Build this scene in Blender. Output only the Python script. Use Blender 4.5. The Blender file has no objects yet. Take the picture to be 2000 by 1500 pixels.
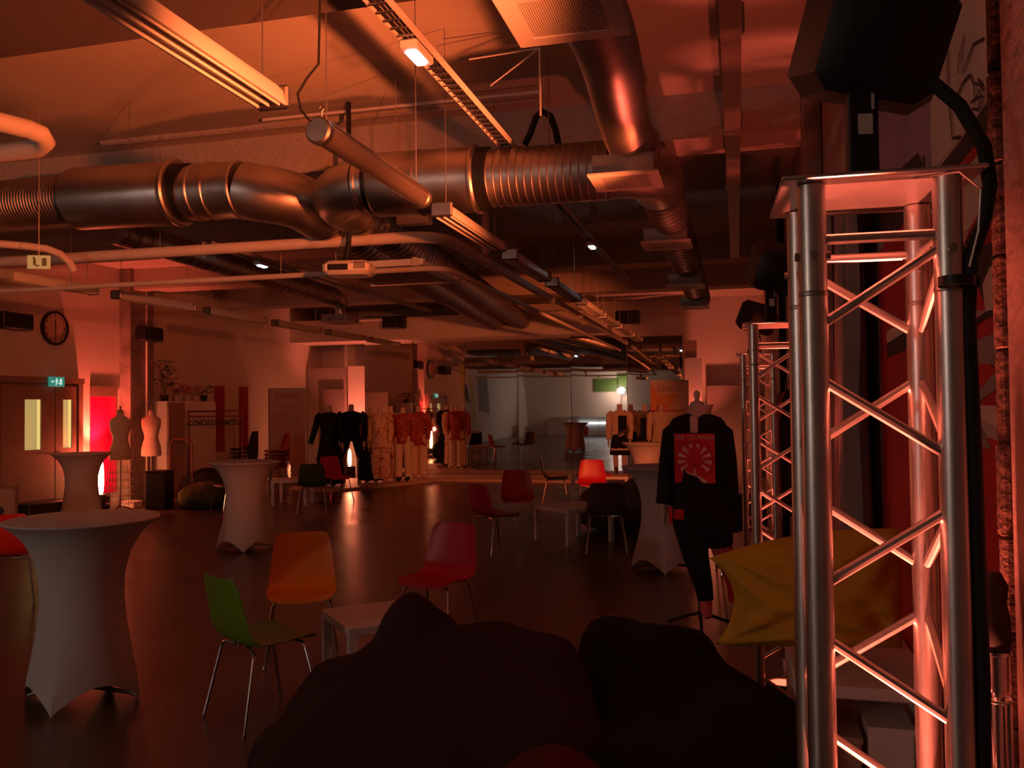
import bpy, math, random
from mathutils import Vector, Matrix, noise, Euler
random.seed(11)
SC = bpy.context.scene
COL = SC.collection
PI = math.pi
R = math.radians

# ---------------------------------------------------------------- camera, world, exposure
YAW, PITCH, ROLL = R(14.7), R(1.52), 0.011
fw = Vector((-math.sin(YAW)*math.cos(PITCH), math.cos(YAW)*math.cos(PITCH), math.sin(PITCH)))
rt0 = Vector((math.cos(YAW), math.sin(YAW), 0)); up0 = rt0.cross(fw)
rt = rt0*math.cos(ROLL) - up0*math.sin(ROLL); up = up0*math.cos(ROLL) + rt0*math.sin(ROLL)
cam = bpy.data.cameras.new('camera'); cam.sensor_width = 36; cam.lens = 1676/2000*36
cam.clip_start = .05; cam.clip_end = 100
co = bpy.data.objects.new('camera', cam); COL.objects.link(co)
co.matrix_world = Matrix(((rt.x, up.x, -fw.x, 0), (rt.y, up.y, -fw.y, 0), (rt.z, up.z, -fw.z, 1.7), (0, 0, 0, 1)))
SC.camera = co
w = bpy.data.worlds.new('world'); SC.world = w; w.use_nodes = True
w.node_tree.nodes['Background'].inputs[0].default_value = (.02, .012, .01, 1)
w.node_tree.nodes['Background'].inputs[1].default_value = .2
SC.view_settings.view_transform = 'Standard'; SC.view_settings.look = 'None'
SC.view_settings.gamma = 1; SC.view_settings.use_curve_mapping = False
SC.view_settings.exposure = 0.0

def lamp(kind, name, loc, power, color, aim=None, size=.05, cone=None, blend=.5):
    l = bpy.data.lights.new(name, kind); l.energy = power; l.color = color
    if kind == 'AREA': l.shape = 'DISK'; l.size = size
    else: l.shadow_soft_size = size
    if cone: l.spot_size = R(cone); l.spot_blend = blend
    o = bpy.data.objects.new(name, l); COL.objects.link(o); o.location = loc
    if aim is not None:
        o.rotation_euler = (Vector(aim)-Vector(loc)).to_track_quat('-Z', 'Y').to_euler()
    return o
ORANGE = (1, .17, .048); RED = (1, .11, .06); PINK = (1, .16, .09)
# stage heads on the three trusses throw warm light over the ceiling and the far end of the room
lamp('SPOT', 'head_light', (.02, 2.02, 2.50), 900, ORANGE, (-10.9, 11.0, 4.8), .05, 60, .75)
lamp('SPOT', 'head_light', (.0, 4.98, 2.46), 560, ORANGE, (-3.6, 5.45, 4.15), .05, 64, 1)
lamp('SPOT', 'head_light', (.0, 7.68, 2.44), 1350, ORANGE, (-4.9, 19.2, 1.45), .05, 36, .45)
# red uplights standing inside the trusses
lamp('SPOT', 'truss_glow', (.25, 1.78, .34), 750, (1, .15, .085), (.25, 1.78, 3), .03, 38, .9)
lamp('SPOT', 'truss_glow', (.20, 4.62, .34), 330, (1, .13, .075), (.20, 4.62, 3), .03, 34, .4)
lamp('SPOT', 'truss_glow', (.165, 7.28, .34), 330, (1, .13, .075), (.165, 7.28, 3), .03, 34, .4)
# cold work light standing at the counter behind the camera
lamp('POINT', 'work_light', (-6.2, -3.35, 2.62), 82, (1, .68, .56), None, .12)

# ---------------------------------------------------------------- materials
def mat(name, col, rough=.6, metal=0, var=0, scale=8, bump=0, bscale=60, emit=None, es=0, spec=None, col2=None, coat=0):
    m = bpy.data.materials.new(name); m.use_nodes = True
    nt = m.node_tree; b = nt.nodes['Principled BSDF']
    c = (*col, 1)
    b.inputs['Base Color'].default_value = c
    b.inputs['Roughness'].default_value = rough; b.inputs['Metallic'].default_value = metal
    if spec is not None: b.inputs['Specular IOR Level'].default_value = spec
    if coat: b.inputs['Coat Weight'].default_value = coat; b.inputs['Coat Roughness'].default_value = .12
    tc = nt.nodes.new('ShaderNodeTexCoord')
    if var or col2:
        n = nt.nodes.new('ShaderNodeTexNoise'); n.inputs['Scale'].default_value = scale; n.inputs['Detail'].default_value = 5
        nt.links.new(tc.outputs['Object'], n.inputs['Vector'])
        r = nt.nodes.new('ShaderNodeValToRGB')
        d = col2 if col2 else tuple(x*(1-var) for x in col)
        r.color_ramp.elements[0].position = .35; r.color_ramp.elements[1].position = .65
        r.color_ramp.elements[0].color = (*d, 1); r.color_ramp.elements[1].color = c
        nt.links.new(n.outputs['Fac'], r.inputs['Fac']); nt.links.new(r.outputs['Color'], b.inputs['Base Color'])
    if bump:
        n2 = nt.nodes.new('ShaderNodeTexNoise'); n2.inputs['Scale'].default_value = bscale; n2.inputs['Detail'].default_value = 6
        nt.links.new(tc.outputs['Object'], n2.inputs['Vector'])
        bp = nt.nodes.new('ShaderNodeBump'); bp.inputs['Strength'].default_value = bump; bp.inputs['Distance'].default_value = .02
        nt.links.new(n2.outputs['Fac'], bp.inputs['Height']); nt.links.new(bp.outputs['Normal'], b.inputs['Normal'])
    if emit:
        b.inputs['Emission Color'].default_value = (*emit, 1); b.inputs['Emission Strength'].default_value = es
    return m
def voro(name, c1, c2, c3, scale, rough=.8):
    m = mat(name, c1, rough); nt = m.node_tree; b = nt.nodes['Principled BSDF']
    tc = nt.nodes.new('ShaderNodeTexCoord'); v = nt.nodes.new('ShaderNodeTexVoronoi'); v.inputs['Scale'].default_value = scale
    nz = nt.nodes.new('ShaderNodeTexNoise'); nz.inputs['Scale'].default_value = scale*.8
    mx = nt.nodes.new('ShaderNodeMixRGB'); mx.inputs[0].default_value = .35
    nt.links.new(tc.outputs['Object'], nz.inputs['Vector']); nt.links.new(tc.outputs['Object'], mx.inputs[1]); nt.links.new(nz.outputs['Color'], mx.inputs[2])
    nt.links.new(mx.outputs[0], v.inputs['Vector'])
    r = nt.nodes.new('ShaderNodeValToRGB'); r.color_ramp.interpolation = 'CONSTANT'
    e = r.color_ramp.elements; e[0].color = (*c1, 1); e[1].position = .45; e[1].color = (*c2, 1); k = e.new(.72); k.color = (*c3, 1)
    nt.links.new(v.outputs['Color'], r.inputs['Fac']); nt.links.new(r.outputs['Color'], b.inputs['Base Color'])
    return m
def floor_mat():
    m = mat('polished_concrete', (.15, .115, .10), .3); nt = m.node_tree; b = nt.nodes['Principled BSDF']
    tc = nt.nodes.new('ShaderNodeTexCoord')
    n = nt.nodes.new('ShaderNodeTexNoise'); n.inputs['Scale'].default_value = 1.3; n.inputs['Detail'].default_value = 8
    nt.links.new(tc.outputs['Object'], n.inputs['Vector'])
    r = nt.nodes.new('ShaderNodeValToRGB'); r.color_ramp.elements[0].position = .3; r.color_ramp.elements[1].position = .75
    r.color_ramp.elements[0].color = (.085, .05, .037, 1); r.color_ramp.elements[1].color = (.15, .095, .072, 1)
    nt.links.new(n.outputs['Fac'], r.inputs['Fac']); nt.links.new(r.outputs['Color'], b.inputs['Base Color'])
    q = nt.nodes.new('ShaderNodeMapRange'); q.inputs[3].default_value = .2; q.inputs[4].default_value = .38
    nt.links.new(n.outputs['Fac'], q.inputs[0]); nt.links.new(q.outputs[0], b.inputs['Roughness'])
    n2 = nt.nodes.new('ShaderNodeTexNoise'); n2.inputs['Scale'].default_value = 14; n2.inputs['Detail'].default_value = 4
    nt.links.new(tc.outputs['Object'], n2.inputs['Vector'])
    bp = nt.nodes.new('ShaderNodeBump'); bp.inputs['Strength'].default_value = .05; bp.inputs['Distance'].default_value = .02
    nt.links.new(n2.outputs['Fac'], bp.inputs['Height']); nt.links.new(bp.outputs['Normal'], b.inputs['Normal'])
    return m
M = dict(
 floor=floor_mat(),
 ceil=mat('ceiling_plaster', (.62, .55, .46), .9, var=.1, scale=1.2, bump=.12, bscale=18),
 rough=mat('sprayed_plaster', (.56, .48, .40), .95, var=.12, scale=26, bump=.8, bscale=34),
 wall=mat('white_wall_paint', (.72, .66, .58), .85, var=.05, scale=2, bump=.05, bscale=40),
 wallr=mat('old_wall_paint', (.58, .42, .38), .85, var=.3, scale=3, bump=.2, bscale=25),
 darkslab=mat('dark_ceiling_slab', (.13, .10, .095), .95, bump=.1, bscale=120),
 pillar=mat('raw_concrete', (.30, .25, .21), .9, var=.4, scale=4, bump=.5, bscale=20),
 wood=mat('door_wood', (.27, .18, .13), .6, var=.15, scale=3),
 niche=mat('gloss_red', (.85, .01, .13), .18, coat=.5),
 galv=mat('galvanised_steel', (.60, .56, .52), .4, 1, var=.18, scale=5, bump=.04, bscale=10),
 galv2=mat('dull_galvanised', (.42, .39, .36), .45, 1, var=.25, scale=7),
 alu=mat('scuffed_aluminium', (.70, .68, .65), .36, 1, var=.12, scale=16),
 black=mat('black_plastic', (.006, .006, .006), .5),
 rubber=mat('black_rubber', (.008, .008, .008), .75),
 chrome=mat('chrome', (.75, .75, .75), .14, 1),
 white=mat('white_laminate', (.72, .69, .65), .38),
 wmetal=mat('white_enamel', (.80, .76, .68), .42),
 clearcase=mat('smoked_acrylic', (.10, .085, .075), .22, coat=.4),
 pipe=mat('pipe_jacket', (.70, .62, .52), .65, var=.08, scale=5),
 spandex=mat('white_spandex', (.60, .57, .55), .85, bump=.08, bscale=300),
 shelly=mat('grille_white', (.62, .58, .52), .6),
 dark=mat('dark_gap', (.012, .01, .01), .9),
 cloth_black=mat('black_cloth', (.007, .007, .008), .95, bump=.2, bscale=60),
 skin=mat('mannequin_fibreglass', (.62, .50, .42), .5),
 linen=mat('linen_cover', (.60, .50, .40), .9, bump=.1, bscale=200),
 cream=mat('cream_cloth', (.74, .60, .44), .9, var=.1, scale=12),
 rust=mat('rusty_paint', (.15, .08, .055), .9, var=.6, scale=30, bump=.6, bscale=50),
 brownbag=mat('dark_plum_cotton', (.045, .02, .022), .92, bump=.15, bscale=120, spec=.2),
 blackbag=mat('black_cotton', (.014, .0125, .012), .92, bump=.15, bscale=120, spec=.2),
 yellow=mat('mustard_canvas', (.62, .36, .02), .85, var=.12, scale=7, bump=.15, bscale=60),
 crimson=mat('crimson_cotton', (.09, .002, .007), .9),
 lime=mat('lime_print', (.20, .19, .06), .9, col2=(.05, .05, .02), scale=3),
 green=mat('green_shell', (.17, .30, .015), .38),
 orangep=mat('orange_shell', (.85, .27, .02), .38),
 redp=mat('red_shell', (.50, .008, .025), .38),
 redb=mat('scarlet_shell', (.62, .03, .015), .38),
 darkgreen=mat('bottle_green_shell', (.045, .06, .02), .45),
 brown=mat('brown_shell', (.10, .05, .04), .45),
 blackp=mat('black_shell', (.012, .011, .011), .4),
 teal=mat('petrol_shell', (.02, .032, .032), .5),
 card=mat('hardboard', (.42, .30, .22), .8),
 curtain=mat('mauve_drape', (.36, .26, .28), .9, var=.25, scale=5),
 curtain2=mat('grey_drape', (.24, .20, .19), .9, var=.25, scale=5),
 redtag=mat('red_print', (.55, .01, .02), .7),
 palepr=mat('faded_print', (.66, .42, .38), .8),
 bandana=voro('bandana_print', (.6, .02, .03), (.6, .02, .03), (.7, .5, .45), 60),
 floral=voro('floral_print', (.72, .54, .36), (.70, .46, .28), (.16, .05, .03), 22),
 floralr=voro('red_floral_print', (.35, .03, .03), (.5, .12, .07), (.10, .015, .015), 24),
 camo=voro('grey_pattern', (.30, .22, .15), (.16, .11, .08), (.07, .05, .04), 18),
 leaf=mat('dark_leaf', (.02, .03, .012), .6),
 petal=mat('pale_petal', (.55, .28, .24), .8),
 pot=mat('glazed_pot', (.62, .50, .44), .4),
 darkpot=mat('black_pot', (.02, .018, .015), .5),
 greenboard=mat('green_board', (.10, .20, .04), .7),
 glow=mat('lamp_highlight_glow', (1, .6, .3), .5, emit=(1, .42, .16), es=28),
 canlens=mat('red_gel_lens', (1, .2, .1), .4, emit=(1, .12, .06), es=3),
 coldglow=mat('cold_led', (1, 1, 1), .5, emit=(.82, .93, 1), es=9),
 spotglow=mat('work_lamp_lens', (1, 1, 1), .5, emit=(.75, .85, 1), es=60),
 window=mat('lit_corridor_glass', (.5, .5, .3), .3, emit=(.58, .47, .16), es=.62),
 windowb=mat('lit_reveal', (.8, .75, .5), .5, emit=(.95, .75, .22), es=.75),
 exitg=mat('exit_green', (.02, .3, .2), .4, emit=(.05, .42, .33), es=.45),
 exitw=mat('exit_white', (.8, .9, .85), .4, emit=(.55, .9, .78), es=.8),
 lumi=mat('luminescent_sign', (.55, .58, .28), .6, emit=(.50, .52, .20), es=.22),
 lumid=mat('luminescent_mark', (.16, .20, .08), .6),
 graf_red=mat('red_spray', (.50, .015, .02), .7, var=.25, scale=5),
 graf_black=mat('black_spray', (.03, .022, .022), .75, var=.3, scale=9),
 graf_grey=mat('grey_spray', (.30, .25, .22), .8, var=.2, scale=6),
 graf_pale=mat('pale_spray', (.66, .50, .42), .8, var=.12, scale=6),
 banner=mat('banner_print', (.66, .50, .40), .7),
 bannero=mat('orange_print', (.70, .30, .12), .7),
 bannerr=mat('red_band', (.55, .04, .03), .7),
 inkt=mat('grey_ink', (.38, .24, .18), .8),
 redstripe=mat('red_panel', (.36, .012, .012), .7),
 wrack=mat('rack_red', (.16, .03, .02), .5),
 plat=mat('platform_top', (.62, .46, .34), .55, var=.08, scale=4),
 label=mat('paper_label', (.62, .58, .52), .7),
)
def mirror_mat():
    m = mat('mirror_glass', (.72, .70, .68), .02, 1); nt = m.node_tree
    tc = nt.nodes.new('ShaderNodeTexCoord'); n = nt.nodes.new('ShaderNodeTexNoise'); n.inputs['Scale'].default_value = .55; n.inputs['Detail'].default_value = 0
    nt.links.new(tc.outputs['Object'], n.inputs['Vector'])
    bp = nt.nodes.new('ShaderNodeBump'); bp.inputs['Strength'].default_value = .35; bp.inputs['Distance'].default_value = .035
    nt.links.new(n.outputs['Fac'], bp.inputs['Height']); nt.links.new(bp.outputs['Normal'], nt.nodes['Principled BSDF'].inputs['Normal'])
    return m
M['mirror'] = mirror_mat()

# ---------------------------------------------------------------- mesh helpers
class MB:
    def __init__(s): s.v = []; s.f = []
    def add(s, vs, fs, T=None):
        k = len(s.v)
        s.v += [tuple(T @ Vector(p)) if T else tuple(p) for p in vs]
        s.f += [tuple(i+k for i in f) for f in fs]; return s
    def box(s, c, d, rz=0, bev=0, T=None):
        x, y, z = d[0]/2, d[1]/2, d[2]/2
        W = Matrix.Translation(c) @ Matrix.Rotation(rz, 4, 'Z')
        if T: W = T @ W
        if not bev:
            vs = [(a*x, b*y, e*z) for a in (-1, 1) for b in (-1, 1) for e in (-1, 1)]
            return s.add(vs, [(0, 1, 3, 2), (4, 6, 7, 5), (0, 4, 5, 1), (2, 3, 7, 6), (0, 2, 6, 4), (1, 5, 7, 3)], W)
        rings = []
        B = bev
        for zz, i in ((-z, B), (-z+B, 0), (z-B, 0), (z, B)):
            X, Y = x-i, y-i; q = B
            rings.append([(X-q, -Y, zz), (X, -Y+q, zz), (X, Y-q, zz), (X-q, Y, zz), (-X+q, Y, zz), (-X, Y-q, zz), (-X, -Y+q, zz), (-X+q, -Y, zz)])
        return s.loft(rings, T=W)
    def loft(s, rings, caps=True, closed=True, T=None):
        n = len(rings[0]); vs = [p for r in rings for p in r]; fs = []
        for i in range(len(rings)-1):
            for j in range(n if closed else n-1):
                a, b = i*n+j, i*n+(j+1) % n
                fs.append((a, b, b+n, a+n))
        if caps:
            fs.append(tuple(range(n-1, -1, -1))); fs.append(tuple((len(rings)-1)*n+j for j in range(n)))
        return s.add(vs, fs, T)
    def tube(s, pts, r, n=8, caps=True, T=None, flat=1):
        pts = [Vector(p) for p in pts]; rs = r if isinstance(r, (list, tuple)) else [r]*len(pts)
        t0 = (pts[1]-pts[0]).normalized()
        u = t0.orthogonal().normalized()
        if abs(t0.z) < .9: u = Vector((0, 0, 1)).cross(t0).normalized()
        rings = []
        for i, p in enumerate(pts):
            t = (pts[min(i+1, len(pts)-1)]-pts[max(i-1, 0)]).normalized()
            u = (u - t*u.dot(t)).normalized(); v = t.cross(u)
            rings.append([p + u*(rs[i]*math.cos(2*PI*j/n)) + v*(rs[i]*flat*math.sin(2*PI*j/n)) for j in range(n)])
        return s.loft(rings, caps, True, T)
    def lathe(s, prof, n=24, T=None, caps=True):
        return s.loft([[(r*math.cos(2*PI*j/n), r*math.sin(2*PI*j/n), z) for j in range(n)] for r, z in prof], caps, True, T)
    def prism(s, poly, h, T=None):
        return s.loft([[(x, y, 0) for x, y in poly], [(x, y, h) for x, y in poly]], True, True, T)
    def mesh(s, name, smooth=35):
        me = bpy.data.meshes.new(name); me.from_pydata(s.v, [], s.f); me.update()
        import bmesh
        bm = bmesh.new(); bm.from_mesh(me); bmesh.ops.recalc_face_normals(bm, faces=bm.faces); bm.to_mesh(me); bm.free()
        if smooth:
            for p in me.polygons: p.use_smooth = True
            me.set_sharp_from_angle(angle=R(smooth))
        return me
def link(name, me, m, parent=None, loc=None, rot=None):
    if not me.materials: me.materials.append(None)
    o = bpy.data.objects.new(name, me); COL.objects.link(o)
    o.material_slots[0].link = 'OBJECT'; o.material_slots[0].material = m
    if parent is not None: o.parent = parent
    if loc is not None: o.location = loc
    if rot is not None: o.rotation_euler = rot
    return o
def obj(name, mb, m, parent=None, loc=None, rot=None, smooth=35):
    return link(name, mb.mesh(name, smooth), m if not isinstance(m, str) else M[m], parent, loc, rot)
def tag(o, label, cat, group=None):
    o['label'] = label; o['category'] = cat
    if group: o['group'] = group
    return o
def thing(name, label, cat, loc=(0, 0, 0), rz=0, group=None):
    o = bpy.data.objects.new(name, None); COL.objects.link(o); o.location = loc; o.rotation_euler = (0, 0, rz)
    o.empty_display_size = .1
    return tag(o, label, cat, group)
def struct(name, mb, m, smooth=35):
    o = obj(name, mb, m, smooth=smooth); o['kind'] = 'structure'; return o
def dup(root, loc, rz, label, group=None):
    r = root.copy(); COL.objects.link(r); r.location = loc; r.rotation_euler = (0, 0, rz); r['label'] = label
    if group: r['group'] = group
    for ch in list(root.children):
        c = ch.copy(); COL.objects.link(c); c.parent = r
        for g in list(ch.children):
            d = g.copy(); COL.objects.link(d); d.parent = c
    return r
def text_mesh(s, size, T, ext=.001):
    cu = bpy.data.curves.new('lettering', 'FONT'); cu.body = s; cu.size = size; cu.align_x = 'CENTER'; cu.align_y = 'CENTER'; cu.extrude = ext
    o = bpy.data.objects.new('lettering', cu); COL.objects.link(o)
    dg = bpy.context.evaluated_depsgraph_get(); me = bpy.data.meshes.new_from_object(o.evaluated_get(dg))
    bpy.data.objects.remove(o); me.transform(T); return me
FRONT = Matrix(((1, 0, 0, 0), (0, 0, -1, 0), (0, 1, 0, 0), (0, 0, 0, 1)))      # local xy plane to a vertical plane facing -Y
def arc(c, r, a0, a1, n, plane='xy'):
    out = []
    for i in range(n+1):
        a = a0+(a1-a0)*i/n; p = (r*math.cos(a), r*math.sin(a))
        out.append(Vector(c)+{'xy': Vector((p[0], p[1], 0)), 'xz': Vector((p[0], 0, p[1])), 'yz': Vector((0, p[0], p[1]))}[plane])
    return out

# ---------------------------------------------------------------- room shell
XL, XR, YF, YB, ZC = -10.9, .62, -4.0, 21.2, 4.3
struct('floor', MB().box(((XL+XR)/2, (YF+YB)/2, -.05), (XR-XL+.4, YB-YF+.4, .1)), 'floor')
struct('ceiling', MB().box(((XL+XR)/2, (YF+YB)/2, ZC+.1), (XR-XL+.4, YB-YF+.4, .2)), 'ceil')
struct('wall_left', MB().box((XL-.1, (YF+YB)/2, ZC/2), (.2, YB-YF, ZC)), 'wall')
struct('wall_back', MB().box(((XL+XR)/2, YB+.1, ZC/2), (XR-XL+.4, .2, ZC)), 'wall')
struct('wall_right', MB().box((XR+.1, (YF+YB)/2, ZC/2), (.2, YB-YF, ZC)), 'wallr')
struct('wall_front', MB().box(((XL+XR)/2, YF-.1, ZC/2), (XR-XL+.4, .2, ZC)), 'wall')
# ceiling beams across the room
def beam(i, y0, y1, z0):
    struct('trim_%d' % i, MB().box(((XL+XR)/2, (y0+y1)/2, (z0+ZC)/2), (XR-XL, y1-y0, ZC-z0)), 'rough')
struct('trim_1', MB().box(((XL+XR)/2, 3.5, (3.95+ZC)/2), (XR-XL, 1.8, ZC-3.95)), 'darkslab')  # nearest beam, in a darker tone than the other beams
struct('trim_14', MB().box(((XL+XR)/2, 4.68, ZC-.012), (XR-XL, .56, .024)), 'rough')
beam(2, 7.25, 7.75, 3.92); beam(3, 10.3, 10.8, 3.92); beam(4, 13.4, 13.9, 3.92); beam(5, 16.5, 17.0, 3.92)
beam(6, -1.2, -.4, 3.95)
# plaster ridge on the slab in front of the second beam
b = MB()
for (x0, x1, y, s) in ((-5.9, -1.5, 6.96, .05),):
    pts = [(x0+(x1-x0)*k/14, y+.03*noise.noise((k*.7, 3, 1)), ZC-.01) for k in range(15)]
    b.tube(pts, [s*(.6+.5*abs(noise.noise((k*.9, 1, 7)))) for k in range(15)], 7)
struct('trim_7', b, 'rough')
# soffit over the mirrors
struct('trim_8', MB().box(((XL-2.95)/2, 20.35, 3.64), (-2.95-XL, 1.7, .54)), 'wall')
# pillar engaged in the left wall, with conduit, and the concrete column at right
struct('trim_9', MB().box((XL+.12, 13.64, ZC/2), (.24, .66, ZC), bev=.012), 'pillar')
struct('trim_10', MB().tube([(XL+.27, 13.72, 0), (XL+.27, 13.72, 3.9)], .018, 8), 'pipe')
struct('trim_11', MB().box((.76, 1.28, ZC/2), (.52, 1.1, ZC), bev=.015), mat('stained_column', (.32, .23, .20), .85, var=.3, scale=3, bump=.2, bscale=25))
b = MB()
for k in range(24):
    z0 = k*.18
    b.box((.497+.006*noise.noise((k*1.3, 0, 0)), 1.842+.01*noise.noise((0, k*1.7, 0)), z0+.09), (.022, .04, .182), bev=.006)
struct('trim_12', b, 'rust')
struct('baseboard_left', MB().box((XL+.01, 7, .06), (.02, 9.2, .12)), 'white')

# double door with lit glass in the left wall
def on_left(y0, y1, z0, z1, d, x=0):
    return MB().box((XL+x+d/2, (y0+y1)/2, (z0+z1)/2), (d, y1-y0, z1-z0))
door = struct('door_1', on_left(10.55, 12.15, 0, 2.22, .05), 'wood')
for (y0, y1, g0, g1) in ((10.62, 11.68, 11.07, 11.40), (11.70, 12.66-.5, 11.86, 12.06)):
    m = MB()
    x = XL+.075
    m.box((x, (y0+g0)/2, 1.07), (.05, g0-y0, 2.1)); m.box((x, (g1+y1)/2, 1.07), (.05, y1-g1, 2.1))
    m.box((x, (g0+g1)/2, .56), (.05, g1-g0, 1.08)); m.box((x, (g0+g1)/2, 2.01), (.05, g1-g0, .22))
    lf = obj('door_leaf', m, 'wood', door)
    obj('glass_pane', MB().box((XL+.06, (g0+g1)/2, 1.5), (.012, g1-g0, .82)), 'window', lf)
    obj('reveal', MB().box((XL+.072, g1-.02, 1.5), (.012, .045, .82)), 'windowb', lf)
h = obj('door_handle', MB().tube([(XL+.1, 11.62, 1.02), (XL+.15, 11.62, 1.02), (XL+.15, 11.52, 1.02)], .011, 8), 'chrome', door)
obj('door_handle', MB().tube([(XL+.1, 11.78, 1.02), (XL+.15, 11.78, 1.02), (XL+.15, 11.88, 1.02)], .011, 8), 'chrome', door)
obj('door_frame', on_left(10.40, 12.32, 2.17, 2.26, .12).box((XL+.06, 10.5, 1.09), (.12, .1, 2.17)).box((XL+.06, 12.24, 1.09), (.12, .1, 2.17)), 'wood', door)
# red niche beside the door
nich = struct('trim_13', on_left(12.58, 13.20, .25, 1.96, .03), 'niche')
obj('lintel', on_left(12.58, 13.20, 1.96, 2.14, .05), 'wood', nich)
# light-switch strip and red stripes on the left wall
for i, (y0, y1, z0, z1) in enumerate(((16.25, 16.62, .8, 2.22), (17.2, 17.56, .8, 2.23))):
    o = on_left(y0, y1, z0, z1, .015)
    tag(obj('wall_panel', o, 'redstripe'), ('narrow red panel on the left wall just behind the clothes rack', 'narrow red panel on the left wall between rack and white banner')[i], 'panel', 'red wall panels')
# wall clock
t = thing('wall_clock', 'round wall clock with dark rim above the double door', 'clock', (XL, 11.76, 3.08), R(90))
obj('dial', MB().lathe([(.245, .03), (.245, .036)], 32, FRONT), 'card', t)
obj('rim', MB().lathe([(.24, 0), (.285, 0), (.285, .05), (.245, .05), (.24, .03)], 32, FRONT, caps=False), 'black', t)
b = MB()
for k in range(12):
    b.box((.205*math.sin(k*PI/6), -.039, .205*math.cos(k*PI/6)), (.012, .004, .03 if k % 3 else .05), T=None)
obj('hour_mark', b, 'black', t)
obj('hand', MB().box((0, -.041, .07), (.012, .004, .14)), 'black', t); obj('hand', MB().box((.0, -.041, -.09), (.01, .004, .18)), 'black', t)
# exit sign above the door
t = thing('exit_sign', 'lit green exit sign with running figure above the door', 'sign', (XL+.13, 11.65, 2.19), R(90))
obj('sign_box', MB().box((0, -.03, 0), (.30, .06, .16), bev=.008), 'exitg', t)
b = MB()
b.box((-.03, -.062, .045), (.022, .004, .022)).box((-.02, -.062, .01), (.026, .004, .05)).box((-.045, -.062, .015), (.04, .004, .012)).box((.005, -.062, -.03), (.035, .004, .014)).box((-.04, -.062, -.035), (.016, .004, .05))
b.box((.06, -.062, 0), (.045, .004, .10)).box((-.10, -.062, 0), (.05, .004, .014))
b.add([(-.142, -.062, 0), (-.115, -.062, .03), (-.115, -.062, -.03)], [(0, 1, 2)])
obj('pictogram', b, 'exitw', t)

# ---------------------------------------------------------------- mirrors, panels, platforms
mx = [-9.2, -7.86, -6.5, -5.14, -3.84, -2.5, -1.2]
words = ('first mirror panel from the left, behind the floral mannequins', 'second mirror panel from the left, right of the floral mannequins', 'third mirror panel from the left', 'fourth mirror panel from the left, above the black chair', 'fifth mirror panel, left of the cream-and-black mannequin', 'rightmost mirror panel, behind the tan banner')
tilt = (-3.2, -1.2, .7, 0, -.4, .9)
for i in range(6):
    wd = mx[i+1]-mx[i]-.012; top = 3.6 if i < 4 else 3.31
    t = thing('mirror_panel', 'tall frameless '+words[i], 'mirror', ((mx[i]+mx[i+1])/2, 20.2, .065), R(tilt[i]), 'wall of mirror panels')
    obj('glass', MB().box((0, 0, top/2-.03), (wd, .008, top-.065)), 'mirror', t)
    obj('backing', MB().box((0, .022, top/2-.03), (wd-.01, .03, top-.07)), 'card', t)
def slab(name, label, cat, x0, x1, y, z0, z1, m, d=.04):
    return tag(obj(name, MB().box(((x0+x1)/2, y, (z0+z1)/2), (x1-x0, d, z1-z0), bev=.004), m), label, cat)
slab('partition_panel', 'wide dull partition panel standing left of the lit white panel', 'panel', -10.86, -9.74, 20.33, 0, 2.76, mat('dull_board', (.30, .25, .22), .8), .05)
slab('partition_panel', 'smaller dark board leaning on the wide partition', 'panel', -10.35, -9.76, 20.2, 0, 2.2, mat('darker_board', (.17, .14, .13), .8))
slab('partition_panel', 'narrow white panel glowing red at the left end of the mirrors', 'panel', -9.71, -9.24, 20.36, 0, 2.79, 'white', .06)
slab('partition_panel', 'narrow white panel glowing red at the right end of the mirrors', 'panel', -1.18, -.78, 20.36, 0, 2.78, 'white', .06)
slab('wall_box', 'dark square box above the right glowing panel', 'box', -1.17, -.9, 20.42, 2.8, 3.2, 'card', .12)
slab('partition_panel', 'broad brown board against the back wall at far right', 'panel', -.7, .5, 20.9, 0, 2.15, mat('brown_board', (.25, .19, .17), .8), .05)
tag(obj('platform', MB().box((-4.2, 19.42, .03), (7.0, 1.45, .06), bev=.004), 'plat'), 'low pale platform along the foot of the mirrors', 'platform')
tag(obj('platform', MB().prism([(-8.0, 16.0), (-6.78, 18.4), (-6.78, 18.68), (-9.2, 18.68), (-9.2, 16.4)], .055), 'plat'), 'low platform angled under the left group of mannequins', 'platform')

# loudspeakers and conduit
def speaker(loc, rz, d, label):
    t = thing('loudspeaker', label, 'speaker', loc, rz, 'black wall loudspeakers')
    obj('cabinet', MB().box((0, -d[1]/2-.04, 0), d, bev=.02), 'black', t)
    obj('grille', MB().box((0, -d[1]-.045, 0), (d[0]-.05, .012, d[2]-.05), bev=.004), 'rubber', t)
    obj('bracket', MB().box((0, -.02, 0), (.08, .05, .1)), 'black', t)
speaker((XL, 10.8, 3.1), R(90), (.58, .22, .26), 'black loudspeaker on the left wall, left of the clock')
speaker((XL+.24, 13.66, 3.12), R(90), (.55, .2, .26), 'black loudspeaker on the concrete pillar')
speaker((-8.0, 19.5, 3.77), 0, (.55, .25, .3), 'black loudspeaker on the left of the soffit above the mirrors')
speaker((-2.56, 21.2, 3.86), 0, (.58, .26, .32), 'black loudspeaker right of the soffit above the mirrors')
b = MB().tube([(-2.2, 21.17, 3.98), (-1.3, 21.17, 3.98), (-.72, 21.17, 4.29)], .022, 8)
tag(obj('wall_conduit', b, 'wmetal'), 'thin white bent conduit on the back wall right of the soffit', 'conduit')
b = MB().tube([(-9.9, 19.47, 3.87), (-8.35, 19.47, 3.87)], .02, 8)
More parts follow.
